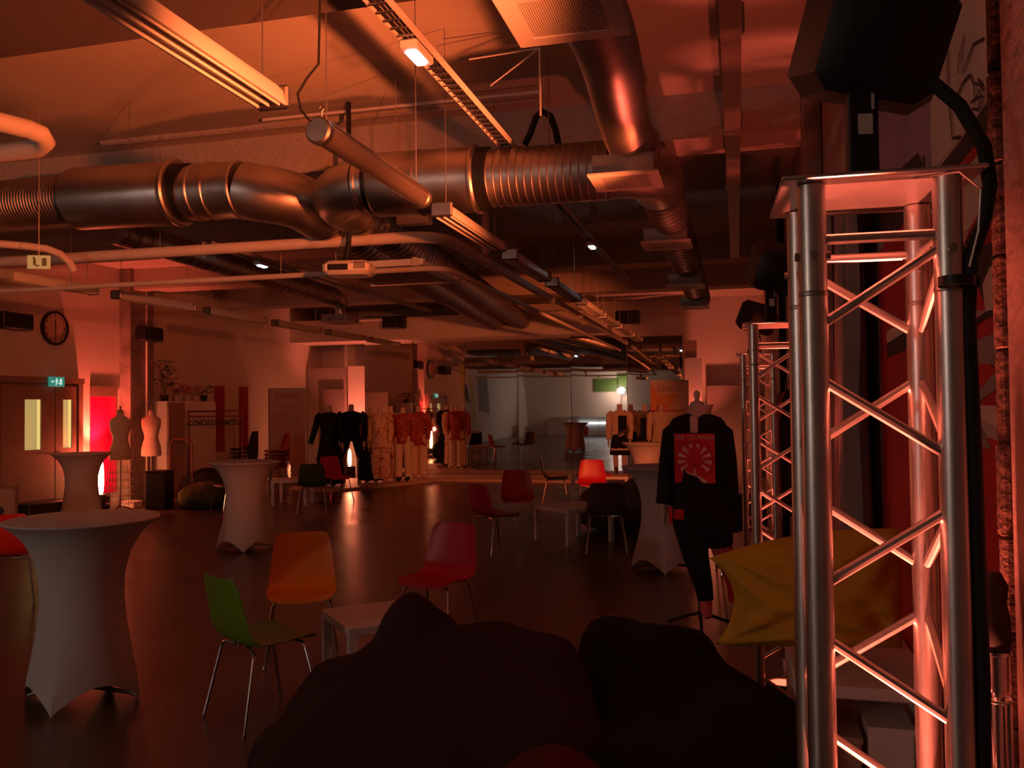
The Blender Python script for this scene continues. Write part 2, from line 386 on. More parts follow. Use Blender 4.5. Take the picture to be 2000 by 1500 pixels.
tag(obj('wall_conduit', b, 'wmetal'), 'thin white conduit along the left part of the soffit', 'conduit')

# ---------------------------------------------------------------- ducts
def spiral(mb, p0, p1, r, pitch, h=.006, n=28):
    p0, p1 = Vector(p0), Vector(p1); L = (p1-p0).length; k = max(2, int(L/pitch)); pts = []; rs = []
    for i in range(k):
        for f, e in ((.0, 0), (.40, 0), (.5, h), (.6, 0)):
            pts.append(p0.lerp(p1, (i+f)/k)); rs.append(r+e)
    pts.append(p1); rs.append(r)
    mb.tube(pts, rs, n)
YD, ZD = 6.1, 3.42
def hanger_wires(parent, spots, z, zt=ZC):
    for (x, y) in spots:
        obj('wire', MB().tube([(x, y, z), (x, y, zt-.004)], .0035, 5), 'galv2', parent)
t = thing('ventilation_duct', 'left ventilation duct with ribbed start, fat sleeve and elbow', 'duct', (0, 0, 0))
b = MB(); spiral(b, (-10.6, YD, ZD+.1), (-5.38, YD, ZD+.1), .20, .03, .004); obj('ribbed_pipe', b, 'galv2', t)
b = MB().tube([(-5.42, YD, ZD+.09), (-5.4, YD, ZD+.09), (-4.46, YD, ZD+.07), (-4.44, YD, ZD+.07)], [.24, .26, .26, .25], 32); obj('sleeve', b, 'galv', t)
b = MB().tube([(-4.45, YD, ZD+.07), (-4.43, YD, ZD+.07), (-4.41, YD, ZD+.07), (-4.395, YD, ZD+.07)], [.262, .275, .275, .262], 32); obj('flange', b, 'galv', t)
b = MB().tube([(-4.40, YD, ZD+.07), (-4.30, YD, ZD+.06)], .238, 32); obj('gasket', b, 'black', t)
b = MB()
pts = [(-4.31, YD, ZD+.06), (-4.24, YD, ZD+.06), (-4.23, YD, ZD+.06), (-4.21, YD, ZD+.06), (-4.2, YD, ZD+.06), (-4.1, YD, ZD+.06), (-4.09, YD, ZD+.06), (-4.07, YD, ZD+.06), (-4.06, YD, ZD+.06), (-3.86, YD, ZD+.05), (-3.85, YD, ZD+.05), (-3.83, YD, ZD+.05), (-3.82, YD, ZD+.05)]
b.tube(pts, [.225, .225, .233, .233, .225, .225, .233, .233, .225, .225, .235, .235, .225], 32); obj('ring_pipe', b, 'galv', t)
b = MB(); cx = -3.82; b.tube([(cx, YD, ZD+.05)]+[(cx+.36*math.sin(a), YD+.36-.36*math.cos(a), ZD+.03-.03*a) for a in [k*PI/2/5 for k in range(1, 6)]]+[(cx+.36, YD+.6, ZD-.04)], .225, 32)
obj('elbow', b, 'galv', t)
b = MB(); spiral(b, (-3.46, YD+.58, ZD-.04), (-5.5, 19.49, 3.72), .21, .16); obj('long_pipe', b, 'galv2', t)
hanger_wires(t, ((-7.4, YD), (-4.9, YD), (-3.87, 9.2), (-4.47, 13)), ZD+.28)
t = thing('ventilation_duct', 'right ventilation duct with elbow, fat sleeve, black collars and ribbed flex', 'duct', (0, 0, 0))
b = MB(); cx = -2.78
b.tube([(cx, YD, ZD)]+[(cx-.34*math.sin(a), YD+.34-.34*math.cos(a), ZD-.02*a) for a in [k*PI/2/5 for k in range(1, 6)]]+[(cx-.34, YD+.55, ZD-.03)], .205, 32); obj('elbow', b, 'galv', t)
b = MB().tube([(-2.80, YD, ZD), (-2.79, YD, ZD), (-2.77, YD, ZD), (-2.76, YD, ZD), (-2.74, YD, ZD), (-2.70, YD, ZD)], [.205, .214, .214, .205, .205, .205], 32); obj('ring_pipe', b, 'galv', t)
obj('gasket', MB().tube([(-2.71, YD, ZD), (-2.655, YD, ZD)], .218, 32), 'black', t)
obj('sleeve', MB().tube([(-2.67, YD, ZD), (-2.65, YD, ZD), (-2.3, YD, ZD-.01), (-2.295, YD, ZD-.01), (-2.285, YD, ZD-.01), (-2.28, YD, ZD-.01), (-1.86, YD, ZD-.02)], [.23, .242, .242, .25, .25, .242, .242], 32), 'galv', t)
obj('flange', MB().tube([(-1.87, YD, ZD-.02), (-1.855, YD, ZD-.02), (-1.84, YD, ZD-.02), (-1.825, YD, ZD-.02)], [.243, .256, .256, .243], 32), 'galv', t)
obj('gasket', MB().tube([(-1.84, YD, ZD-.02), (-1.74, YD, ZD-.02)], .232, 32), 'black', t)
b = MB(); spiral(b, (-1.76, YD, ZD-.02), (-.85, YD, ZD-.03), .21, .055, .006); obj('ribbed_pipe', b, 'galv', t)
b = MB().tube([(-.86, YD, ZD-.03)]+[(-.86+.3*math.sin(a), YD+.3-.3*math.cos(a), ZD-.03) for a in [k*PI/2/6 for k in range(1, 7)]]+[(-.56, YD+.5, ZD-.03)], .2, 32); obj('tee_elbow', b, 'galv', t)
b = MB(); spiral(b, (-.56, YD+.48, ZD-.03), (-.56, 14.0, ZD-.03), .17, .14); obj('long_pipe', b, 'galv2', t)
b = MB(); spiral(b, (-3.12, YD+.55, ZD-.03), (-4.85, 19.49, 3.72), .2, .16); obj('long_pipe', b, 'galv2', t)
hanger_wires(t, ((-2.5, YD), (-1.3, YD), (-.56, 9), (-.56, 12)), ZD+.2)
# flexible branch over the diffusers
t = thing('flexible_duct', 'ribbed flexible duct running from the big ceiling grille to the main duct', 'duct', (0, 0, 0))
pts = []; rs = []
for i in range(62):
    for q, e in ((0, 0), (.45, .011)):
        f = (i+q)/62; pts.append((-.62+.03*math.sin(f*5), 3.25+2.35*f, 3.42+.05*math.sin(f*3))); rs.append(.145+e)
b = MB().tube(pts, rs, 24); obj('flex_hose', b, 'galv', t)
obj('smooth_end', MB().tube([(-.59, 5.6, 3.43), (-.59, 5.72, 3.42), (-.6, 5.8, 3.36), (-.6, 5.82, 3.24)], .13, 24), 'galv', t)

def diffuser(x, y, z, s, stem, label, bars=18):
    t = thing('air_diffuser', label, 'diffuser', (x, y, z), 0, 'square ceiling air diffusers')
    b = MB(); h = s/2; i = h-.07*s/.45
    for (cx, cy, dx, dy) in ((0, h-(h-i)/2, s, h-i), (0, -h+(h-i)/2, s, h-i), (h-(h-i)/2, 0, h-i, 2*i), (-h+(h-i)/2, 0, h-i, 2*i)):
        b.box((cx, cy, .006), (dx, dy, .012))
    obj('frame', b, 'shelly', t)
    b = MB()
    for k in range(bars):
        b.box((-i+2*i*(k+.5)/bars, 0, .008), (2*i/bars*.5, 2*i, .01))
    g = obj('grille_bars', b, 'shelly', t)
    obj('plenum_box', MB().box((0, 0, .075), (s*.86, s*.86, .12)), 'galv2', t)
    if stem: obj('drop_pipe', MB().tube([(0, 0, .12), (0, 0, stem)], .09, 20), 'galv', t)
    return t
diffuser(-.62, 3.22, 3.20, .46, 0, 'large square ceiling grille at the top edge, nearest of the air diffusers', 34)
diffuser(-.68, 5.62, 3.17, .45, 0, 'square air diffuser hanging in front of the main duct elbow', 26)
diffuser(-.60, 7.95, 3.16, .45, .26, 'second air diffuser beyond the main duct elbow')
diffuser(-.58, 10.6, 3.13, .45, .26, 'dim air diffuser between two others beyond the duct elbow')
diffuser(-.60, 13.0, 3.14, .45, .26, 'farthest air diffuser of the right row, brightly lit from below')
diffuser(-6.58, 13.5, 3.17, .55, .34, 'lit air diffuser hanging at left in front of the soffit')
t = thing('ventilation_duct', 'dark far duct running along the left of the ceiling to a drop pipe', 'duct', (0, 0, 0))
b = MB(); spiral(b, (-6.3, 7.6, 3.6), (-6.58, 13.25, 3.6), .15, .2, .006, 20); obj('long_pipe', b, 'galv2', t)
obj('elbow', MB().tube([(-6.58, 13.2, 3.6), (-6.58, 13.35, 3.59), (-6.58, 13.47, 3.54), (-6.58, 13.5, 3.46)], .14, 20), 'galv', t)
hanger_wires(t, ((-6.3, 8.4), (-6.33, 11.6)), 3.75)

# ---------------------------------------------------------------- pipes
t = thing('heating_pipe', 'pale insulated heating pipe crossing under the ducts and turning to the back', 'pipe', (0, 0, 0))
b = MB().tube([(-9.8, 6.9, 3.2), (-2.75, 6.9, 3.17)]+[(-2.75+.32*math.sin(a), 6.9+.32-.32*math.cos(a), 3.17) for a in [k*PI/2/5 for k in range(1, 6)]]+[(-2.42, 7.8, 3.165)], .05, 14); obj('jacket', b, 'pipe', t)
obj('jacket', MB().tube([(-2.42, 7.8, 3.165), (-2.41, 19.4, 3.12)], .047, 14), 'pipe', t)
b = MB()
for y in (7.75, 8.3): b.tube([(-2.42, y, 3.165), (-2.42, y+.05, 3.165)], .055, 14)
obj('collar', b, 'pipe', t)
obj('riser', MB().tube([(-2.38, 8.1, 3.2), (-2.38, 8.1, 3.9)], .04, 12), 'pipe', t)
hanger_wires(t, ((-8, 6.9), (-5.2, 6.9), (-2.42, 11), (-2.42, 14)), 3.21)
t = thing('heating_pipe', 'thinner lower pipe running below the pale heating pipe', 'pipe', (0, 0, 0))
b = MB().tube([(-9.8, 7.35, 2.98), (-2.75, 7.35, 2.97)]+[(-2.75+.2*math.sin(a), 7.35+.2-.2*math.cos(a), 2.97) for a in [k*PI/2/4 for k in range(1, 5)]]+[(-2.55, 19.4, 2.95)], .026, 10); obj('tube', b, 'pipe', t)
hanger_wires(t, ((-8.6, 7.35), (-6.6, 7.35), (-4.2, 7.35)), 3.0)
b = MB().tube([(-5.6, 3.2, 3.5), (-5.45, 4.35, 3.47), (-5.42, 4.42, 3.465)], .055, 14)
t = thing('heating_pipe', 'short fat insulated pipe bend at the left edge near the ceiling', 'pipe', (0, 0, 0))
obj('jacket', MB().tube([(-4.75, 2.85, 3.48), (-4.42, 3.86, 3.47)], .06, 14), 'pipe', t)
obj('joint', MB().tube([(-4.42, 3.86, 3.47), (-4.36, 4.05, 3.46)], .04, 12), 'rust', t)
obj('jacket', MB().tube([(-4.37, 4.02, 3.46), (-4.24, 4.36, 3.46), (-4.22, 4.44, 3.45), (-4.26, 4.52, 3.43), (-4.36, 4.57, 3.41), (-5.6, 4.6, 3.41)], .06, 14), 'pipe', t)
hanger_wires(t, ((-4.55, 3.5), (-5.0, 4.6)), 3.48)
t = thing('heating_pipe', 'short orange-lit pipe bend above the hanging sign at left', 'pipe', (0, 0, 0))
obj('jacket', MB().tube([(-7.0, 5.5, 3.21), (-6.2, 6.35, 3.2), (-6.08, 6.47, 3.19), (-6.0, 6.55, 3.15), (-5.96, 6.62, 3.08), (-5.95, 6.66, 3.01)], .035, 12), 'pipe', t)
hanger_wires(t, ((-6.5, 6.03),), 3.2)

# ---------------------------------------------------------------- suspended lights
def tube_light(x, y0, L, z, label, kind=0, group='hanging fluorescent lights in the middle row', wire=True):
    t = thing('fluorescent_light', label, 'ceiling light', (x, y0, z), 0, group)
    if kind == 0:      # white trough with a cross-louvre and tubes below
        b = MB(); prof = [(-.07, -.03), (-.055, .03), (-.03, .06), (.03, .06), (.055, .03), (.07, -.03), (.06, -.03), (.045, .02), (-.045, .02), (-.06, -.03)]
        b.loft([[(px, yy, pz) for px, pz in prof] for yy in (.03, L-.03)]); obj('housing', b, 'wmetal', t)
        for s in (-.028, .028):
            obj('tube', MB().tube([(s, .06, -.012), (s, L-.06, -.012)], .013, 10), 'wmetal', t)
        b = MB()
        for k in range(3): b.box((-.05+.05*k, L/2, -.028), (.004, L-.1, .02))
        obj('louvre', b, 'wmetal', t)
        for yy in (.015, L-.015): obj('end_cap', MB().box((0, yy, .012), (.15, .03, .1), bev=.01), 'galv2', t)
    else:              # round smoked case
        T = Matrix.Rotation(-PI/2, 4, 'X')
        obj('housing', MB().tube([(0, .04, 0), (0, L-.04, 0)], .058, 20), 'clearcase', t)
        b = MB()
        for s in (-.03, .03): b.tube([(s, .05, .055), (s, L-.05, .055)], .006, 6)
        obj('rail', b, 'galv2', t)
        for yy in (0, L-.05): obj('end_cap', MB().tube([(0, yy, 0), (0, yy+.012, 0), (0, yy+.05, 0)], [.056, .066, .066], 20), 'galv2', t)
        obj('hook', MB().tube([(0, .05, .06), (0, .05, .1), (.012, .05, .115), (.0, .05, .13), (-.012, .05, .12)], .004, 6), 'galv2', t)
    if wire:
        for yy in (.1, L-.1): obj('wire', MB().tube([(0, yy, .055), (0, yy, ZC-z)], .003, 5), 'galv2', t)
    return t
Zl = 3.02
tube_light(-1.9, 1.88, 1.40, Zl, 'bright white louvred strip light at the top left, nearest of its row')
tube_light(-1.9, 3.66, 1.40, Zl, 'dark round-cased strip light hanging in front of the ducts', 1)
cl = [o for o in bpy.data.objects if o.get('label', '').startswith('dark round-cased')][0]
obj('power_cord', MB().tube([(0, .06, 1.26), (-.005, .05, .68), (-.01, .04, .33), (-.06, .02, .26), (-.10, .0, .18), (-.08, -.005, .10), (-.03, -.007, .04)], .006, 7), 'rubber', cl)
first = tube_light(-1.9, 5.42, 1.42, Zl, 'bright louvred strip light just below the black duct collar')
for k, (y, lab) in enumerate(((7.2, 'dimmer strip light third beyond the duct in the middle row'), (8.98, 'lit strip light fourth in the middle row, over the pipe'), (10.76, 'strip light fifth in the middle row'), (12.54, 'strip light sixth in the middle row'), (14.32, 'strip light seventh in the middle row'), (16.1, 'farthest strip light of the middle row, near the mirrors'))):
    dup(first, (-1.9, y, Zl), 0, lab)
g2 = 'hanging fluorescent lights along the left wall'
f2 = tube_light(-6.85, 6.55, 1.42, Zl, 'strip light at the left edge above the clock', 0, g2)
for y, lab in ((8.3, 'second strip light of the left row, above the pillar'), (10.05, 'third strip light of the left row'), (11.8, 'fourth strip light of the left row'), (13.55, 'fifth strip light of the left row'), (15.3, 'farthest strip light of the left row')):
    dup(f2, (-6.85, y, Zl), 0, lab)
def tray(x, y0, y1, z, label, lights, wd=.10):
    t = thing('cable_tray', label, 'cable tray', (0, 0, 0))
    b = MB(); b.box((x-wd/2, (y0+y1)/2, z+.02), (.006, y1-y0, .045)).box((x+wd/2, (y0+y1)/2, z+.02), (.006, y1-y0, .045))
    obj('side_rail', b, 'wmetal', t)
    b = MB(); k = int((y1-y0)/.09)
    for i in range(k): b.box((x, y0+.045+i*.09, z+.0), (wd, .018, .006))
    o = obj('rung', b, 'galv2', t); o['kind'] = 'stuff'
    b = MB()
    for q in (-.025, .0, .025):
        b.tube([(x+q+.006*noise.noise((i*.6, q*90, 2)), y0+(y1-y0)*i/24, z+.016+.004*noise.noise((i*.9, q*50, 5))) for i in range(25)], .008, 6)
    obj('cable', b, 'rubber', t)
    hanger_wires(t, [(x, y0+1+k*3) for k in range(int((y1-y0)/3)+1) if y0+1+k*3 < y1], z+.03)
    for y, lab in lights:
        e = thing('emergency_light', lab, 'emergency light', (x, y, z-.03), 0, 'small white emergency lights')
        obj('case', MB().box((0, 0, .0), (.10, .26, .05), bev=.008), 'wmetal', e)
        obj('diffuser', MB().box((0, 0, -.03), (.06, .16, .02), bev=.006), 'coldglow', e)
tray(-1.62, 2.7, 6.3, 3.62, 'cable tray with tangled cables under the lit ceiling', ((4.25, 'white emergency light glowing on the near cable tray'),))
tray(-1.62, 7.9, 13.2, 3.62, 'dark cable tray beyond the ducts', ((9.95, 'tiny white emergency light beyond the ducts at centre'),), .07)
tray(-5.72, 8.4, 15.5, 3.55, 'dim cable tray over the left side of the room', ((9.55, 'tiny white emergency light beneath the left pipes'),), .12)
t = thing('cable_trunking', 'long metal trunking along the ceiling toward the back', 'trunking', (0, 0, 0))
obj('channel', MB().box((.0, 7.4, 3.86), (.12, 10.8, .07)), mat('painted_trunking', (.20, .15, .12), .5, var=.2, scale=4), t)
for y in (3.4, 5.2, 7, 8.9, 10.9): obj('bracket', MB().box((0, y, 3.98), (.16, .03, .18)), 'galv2', t)
# black looped hose above the main duct and thin frame of rods
b = MB().tube([(-1.5, 6.18, 3.66), (-1.46, 6.2, 3.75), (-1.42, 6.2, 3.86), (-1.37, 6.2, 3.9), (-1.31, 6.2, 3.86), (-1.27, 6.2, 3.75), (-1.25, 6.19, 3.64)], .025, 10)
tag(obj('hose_loop', b, 'rubber'), 'black hose looped above the main duct', 'hose')
b = MB().tube([(-1.75, 5.6, 4.1), (-1.25, 5.6, 4.12)], .006, 6).tube([(-1.25, 5.6, 4.12), (-1.25, 5.6, 3.66)], .008, 6).tube([(-1.25, 5.6, 4.12), (-1.6, 5.6, 3.9)], .005, 6)
tag(obj('hanging_rod', b, 'wmetal'), 'thin bent rod hanging from the ceiling by the black hose', 'rod')
b = MB().box((-1.06, 4.9, 4.12), (.025, .03, .36))
tag(obj('hanging_rod', b, 'wmetal'), 'short pale batten hanging from the ceiling left of the flexible duct', 'rod')
b = MB().tube([(-4.0, 6.7, 4.25), (-1.5, 6.7, 4.24)], .014, 6)
tag(obj('ceiling_conduit', b, 'wmetal'), 'thin conduit along the rough ceiling ridge', 'conduit')
# projector, its pole and a suspended panel
t = thing('projector', 'white ceiling projector hanging below the pale pipe', 'projector', (-3.14, 6.62, 2.87), R(10))
obj('case', MB().box((0, 0, 0), (.39, .30, .115), bev=.03), 'wmetal', t)
b = MB()
for k in range(7): b.box((.08+.014*k, -.151, .012), (.006, .004, .06))
obj('vent', b, 'dark', t)
obj('socket_panel', MB().box((-.06, -.152, .0), (.17, .006, .05)), 'dark', t)
obj('lens', MB().tube([(.1, .14, 0), (.1, .18, 0)], .035, 16), 'black', t)
obj('mount', MB().tube([(-.02, 0, .055), (-.02, 0, .12), (0, 0, .3), (0, 0, 1.42)], [.05, .028, .02, .02], 10), 'black', t)
t = thing('suspended_panel', 'flat panel with pale rails hanging behind the projector', 'panel', (0, 0, 0))
obj('board', MB().prism([(-3.72, 7.55), (-2.92, 7.55), (-2.92, 8.5), (-3.72, 8.5)], .03, Matrix.Translation((0, 0, 3.02))), 'card', t)
b = MB().box((-3.3, 7.5, 3.06), (1.0, .06, .06)).box((-3.3, 8.55, 3.04), (1.0, .06, .06)).box((-2.88, 8.0, 3.06), (.05, 1.1, .08))
obj('rail', b, 'wmetal', t); hanger_wires(t, ((-3.7, 7.5), (-2.9, 8.5)), 3.08)
b = MB().box((-3.1, 7.05, 3.42), (.25, .1, .2)).box((-2.72, 7.05, 3.42), (.3, .1, .22))
tag(obj('junction_box', b, 'wmetal'), 'pale electrical boxes above the pipe elbow', 'box')
# hanging luminescent sign
t = thing('hanging_sign', 'small yellow-green hanging exit sign under the pipes at left', 'sign', (-5.62, 5.9, 2.95), R(24))
obj('plate', MB().box((0, 0, 0), (.18, .012, .115), bev=.004), 'lumi', t)
b = MB().box((-.03, -.008, .0), (.02, .004, .05)).box((-.035, -.008, .034), (.016, .004, .016)).box((-.01, -.008, -.03), (.03, .004, .012)).box((.045, -.008, 0), (.035, .004, .065))
obj('pictogram', b, 'lumid', t); obj('bracket', MB().tube([(0, .0, .055), (0, 0, 1.28)], .004, 5), 'galv2', t)

# ---------------------------------------------------------------- trusses
BOLT = MB().tube([(-.031, 0, 0), (.031, 0, 0)], .008, 8).mesh('bolt')
def make_truss():
    t = thing('lighting_truss', 'nearest aluminium box truss tower with a metal top plate', 'truss', (.25, 1.78, 0), R(1.7), 'aluminium box truss towers')
    s = .115; Hh = 2.10
    for a in (-s, s):
        for c in (-s, s):
            ch = obj('chord', MB().lathe([(.025, .012), (.025, Hh)], 24, Matrix.Translation((a, c, 0))), 'alu', t)
            for z in (.1, 1.97):
                for q in (0, PI/2): link('bolt', BOLT, M['galv2'], ch, (a, c, z), (0, 0, q))
            obj('sleeve_ring', MB().lathe([(.0255, 1.895), (.0262, 1.897), (.0262, 1.903), (.0255, 1.905)], 20, Matrix.Translation((a, c, 0)), caps=False), 'galv2', ch)
    faces = (((-s, -s), (s, -s), 1), ((s, -s), (s, s), 0), ((s, s), (-s, s), 1), ((-s, s), (-s, -s), 0))
    for (p, q, fl) in faces:
        for z in (2.0, .09):
            obj('brace', MB().tube([(*p, z), (*q, z)], .0095, 10), 'alu', t)
        z = 1.985; side = fl
        while z > .25:
            d = .15
            a, b_ = (q, p) if side else (p, q)
            obj('brace', MB().tube([(*a, z), (*b_, z-d)], .0095, 10), 'alu', t)
            z -= d+.085; side = 1-side
    obj('top_plate', MB().box((0, 0, 2.106), (.34, .33, .008), bev=.002), 'alu', t)
    obj('base_plate', MB().box((0, 0, .006), (.36, .36, .012), bev=.002), 'alu', t)
    return t
tr = make_truss()
dup(tr, (.20, 4.62, 0), 0, 'second aluminium truss tower, behind the nearest one')
dup(tr, (.165, 7.28, 0), 0, 'farthest aluminium truss tower, beside the black jacket mannequin')
def make_head(loc, rz, label, pitch):
    t = thing('stage_light', label, 'stage light', loc, rz, 'black stage lights on the trusses')
    T = Matrix.Translation((.042, .02, .285)) @ Matrix.Rotation(R(13), 4, 'Y') @ Matrix.Rotation(R(pitch), 4, 'X') @ Matrix.Scale(.87, 4)
    b = MB(); rings = []
    for y, wx, wz in ((-.145, .085, .075), (-.12, .125, .115), (.02, .16, .14), (.11, .155, .135), (.14, .14, .12)):
        c = .72
        rings.append([(wx, y, -wz*c), (wx, y, wz*c), (wx*.74, y, wz), (-wx*.74, y, wz), (-wx, y, wz*c), (-wx, y, -wz*c), (-wx*.74, y, -wz), (wx*.74, y, -wz)])
    b.loft(rings, T=T); bd = obj('body', b, 'black', t)
    b = MB()
    for k in range(8): b.box((-.07, -.125-.0+.0, -.07+.018*k), (.07, .012, .008), T=T)
    obj('vent', b, 'rubber', bd)
    obj('lens', MB().lathe([(.11, 0), (.115, .01), (.09, .016)], 24, T @ Matrix.Translation((0, .14, 0)) @ Matrix.Rotation(-PI/2, 4, 'X')), 'clearcase', bd)
    obj('neck', MB().box((0, -.03, .105), (.054, .03, .21), bev=.003), 'black', t)
    b = MB().box((0, -.0, .20), (.09, .05, .02))
    obj('yoke', b, 'black', t)
    obj('warning_label', MB().box((.002, -.047, .105), (.026, .002, .038)), 'label', t)
    obj('serial_strip', MB().box((.016, -.047, .16), (.005, .002, .055)), 'label', t)
    return t
hd = make_head((.23, 1.74, 2.112), R(8), 'big black stage light on top of the nearest truss', 22)
dup(hd, (.17, 4.60, 2.112), R(8), 'black stage light on top of the second truss')
dup(hd, (.15, 7.26, 2.112), R(30), 'black stage light on top of the farthest truss')
t = thing('power_cable', 'thick black cable looping from the stage light down the truss', 'cable', (0, 0, 0))
obj('cable', MB().tube([(.30, 1.72, 2.31), (.35, 1.70, 2.29), (.395, 1.68, 2.23), (.43, 1.67, 2.15), (.435, 1.66, 2.08), (.425, 1.66, 2.02), (.402, 1.66, 1.95), (.395, 1.66, 1.85), (.40, 1.66, 1.6), (.405, 1.665, 1.2), (.40, 1.67, .7), (.40, 1.67, .012)], .0125, 12), 'rubber', t)
obj('strap', MB().lathe([(.0285, 1.9), (.0295, 1.9), (.0295, 1.917), (.0285, 1.917)], 20, Matrix.Translation((.37, 1.625, 0)), caps=False).box((.396, 1.645, 1.9085), (.03, .006, .017)), 'black', t)
b = MB().tube([(.30, 1.6, 2.087), (.37, 1.59, 2.09), (.405, 1.6, 2.06), (.40, 1.6, 1.99), (.385, 1.6, 1.93)], .0022, 6)
tag(obj('safety_wire', b, 'galv'), 'thin steel safety wire curling below the top plate', 'wire')
# uplight cans at the truss feet
def can(loc, label, group='uplights inside the truss towers'):
    t = thing('uplight', label, 'uplight', loc, 0, group)
    obj('can', MB().lathe([(.085, .0), (.085, .26), (.08, .27), (.07, .27), (.07, .255)], 20), 'black', t)
    obj('lens', MB().lathe([(.069, .256), (.069, .262)], 20), 'canlens', t)
can((.25, 1.78, .013), 'black uplight can inside the nearest truss, out of view below'); can((.20, 4.62, .013), 'black uplight can inside the second truss'); can((.165, 7.28, .013), 'black uplight can inside the farthest truss')
t = thing('pedestal', 'narrow white pedestal against the right wall between the truss towers', 'pedestal', (.40, 5.75, 0))
obj('column', MB().box((0, 0, .42), (.26, .26, .82), bev=.006), 'white', t); obj('plinth', MB().box((0, 0, .02), (.29, .29, .04)), 'white', t)
t = thing('uplight', 'small black uplight on the white pedestal, glowing on the right wall', 'uplight', (.42, 5.75, .831))
obj('can', MB().lathe([(.05, 0), (.055, .2), (.045, .2), (.045, .185)], 16), 'black', t); obj('lens', MB().lathe([(.044, .185), (.044, .19)], 16), 'glow', t)
lamp('SPOT', 'wall_wash', (.42, 5.75, 1.06), 60, RED, (.60, 5.75, 2.4), .04, 120, .5)
# light stand squeezed between truss and column
t = thing('light_stand', 'black and chrome telescopic stand between the near truss and the column', 'stand', (.452, 1.765, 0))
obj('pole', MB().lathe([(.014, .05), (.014, 1.19)], 14), 'chrome', t)
obj('rod', MB().tube([(.017, -.012, .06), (.017, -.012, 1.15)], .005, 8), 'chrome', t)
obj('clutch', MB().lathe([(.022, 1.17), (.022, 1.235), (.026, 1.237), (.026, 1.243), (.02, 1.243)], 18), 'chrome', t)
obj('grip', MB().lathe([(.023, 1.244), (.027, 1.26), (.026, 1.3), (.02, 1.33), (.024, 1.36), (.012, 1.385)], 16), 'rubber', t)
obj('ring', MB().lathe([(.024, 1.15), (.026, 1.152), (.024, 1.156)], 16, caps=False), 'chrome', t)
for k in range(3):
    a = R(200+k*40)
    obj('foot', MB().tube([(0, 0, .08), (.03*math.cos(a), -.2*abs(math.sin(a))-.05, .012)], .008, 8), 'black', t)

# ---------------------------------------------------------------- mural and drapes on the right wall
def patch(poly, m, d=.004, x=XR):        # poly in (y, z) painted on the right wall
    b = MB(); b.loft([[(x-d, y, z) for y, z in poly], [(x+.002, y, z) for y, z in poly]])
    return obj('paint_patch', b, m, mural)
mural = bpy.data.objects.new('wall_mural', None); COL.objects.link(mural); tag(mural, 'graffiti mural in red, black and pale paint on the right wall', 'mural')
def blob(cy, cz, ry, rz, n=18, seed=0, amp=.18):
    return [(cy+ry*math.cos(2*PI*k/n)*(1+amp*noise.noise((k*.9, seed, 1))), cz+rz*math.sin(2*PI*k/n)*(1+amp*noise.noise((k*.9, seed, 4)))) for k in range(n)]
patch([(2.2, 2.44), (3.0, 2.44), (3.0, 3.6), (2.2, 3.6)], 'graf_pale', .002)
patch([(2.2, 2.38), (3.2, 2.36), (3.2, 2.42), (2.6, 2.43), (2.2, 2.46)], 'graf_black')
patch([(2.2, 2.35), (2.9, 2.33), (2.9, 2.36), (2.2, 2.38)], 'graf_red', .005)
patch([(2.2, 2.17), (2.75, 2.17), (2.75, 2.34), (2.2, 2.35)], 'graf_pale', .003)
patch(blob(2.45, 2.06, .20, .125, 18, 5, .1), 'graf_red', .005)
patch([(2.25, 1.93), (2.42, 1.95), (2.52, 2.05), (2.40, 2.10), (2.25, 2.08)], 'graf_black', .006)
patch([(2.25, 1.92), (2.41, 1.93), (2.43, 2.00), (2.36, 2.035), (2.25, 2.02)], 'graf_pale', .007)
patch([(2.25, 1.86), (2.7, 1.84), (2.7, 1.92), (2.25, 1.93)], 'graf_red', .003)
patch([(2.25, 1.80), (2.7, 1.78), (2.7, 1.85), (2.25, 1.875)], 'graf_grey', .004)
patch(blob(2.47, 1.73, .20, .07, 16, 9, .1), 'graf_red', .005)
patch([(2.28, 1.74), (2.32, 1.78), (2.58, 1.70), (2.57, 1.685)], 'graf_grey', .007)
patch([(2.25, 1.62), (2.52, 1.665), (2.5, 1.69), (2.25, 1.69)], 'graf_pale', .006)
patch([(2.4, 1.58), (2.75, 1.60), (2.72, 1.67), (2.55, 1.665)], 'graf_grey', .005)
patch([(2.25, .5), (2.8, .5), (2.8, 1.62), (2.25, 1.60)], 'graf_red', .003)
patch([(3.0, .6), (4.1, .6), (4.1, 2.36), (3.4, 2.42), (3.0, 2.30)], 'graf_red', .003)
patch([(3.1, 1.98), (3.9, 1.95), (3.9, 2.0), (3.1, 2.02)], 'graf_pale', .005)
patch([(3.1, 1.91), (3.9, 1.89), (3.9, 1.95), (3.4, 1.965)], 'graf_black', .006)
patch([(3.0, 2.44), (4.9, 2.44), (4.9, 3.6), (3.0, 3.6)], mat('lilac_spray', (.40, .27, .33), .8, var=.25, scale=3), .003)
patch([(3.0, 2.40), (3.8, 2.36), (4.3, 2.5), (3.9, 2.62), (3.2, 2.56)], 'graf_black', .005)
def stroke(pts, w=.008):
    b = MB().tube([(XR-.004, y, z) for y, z in pts], w*.75, 6, flat=1); b.v = [(XR-.0075+(p[0]-XR+.004)*.08, p[1], p[2]) for p in b.v]; obj('painted_line', b, 'graf_black', mural)
stroke([(2.62, 2.62), (2.60, 2.66), (2.55, 2.70), (2.57, 2.60), (2.46, 2.635), (2.36, 2.61)], .006); stroke([(2.66, 2.55), (2.58, 2.575), (2.5, 2.57), (2.46, 2.53), (2.455, 2.49)], .006)
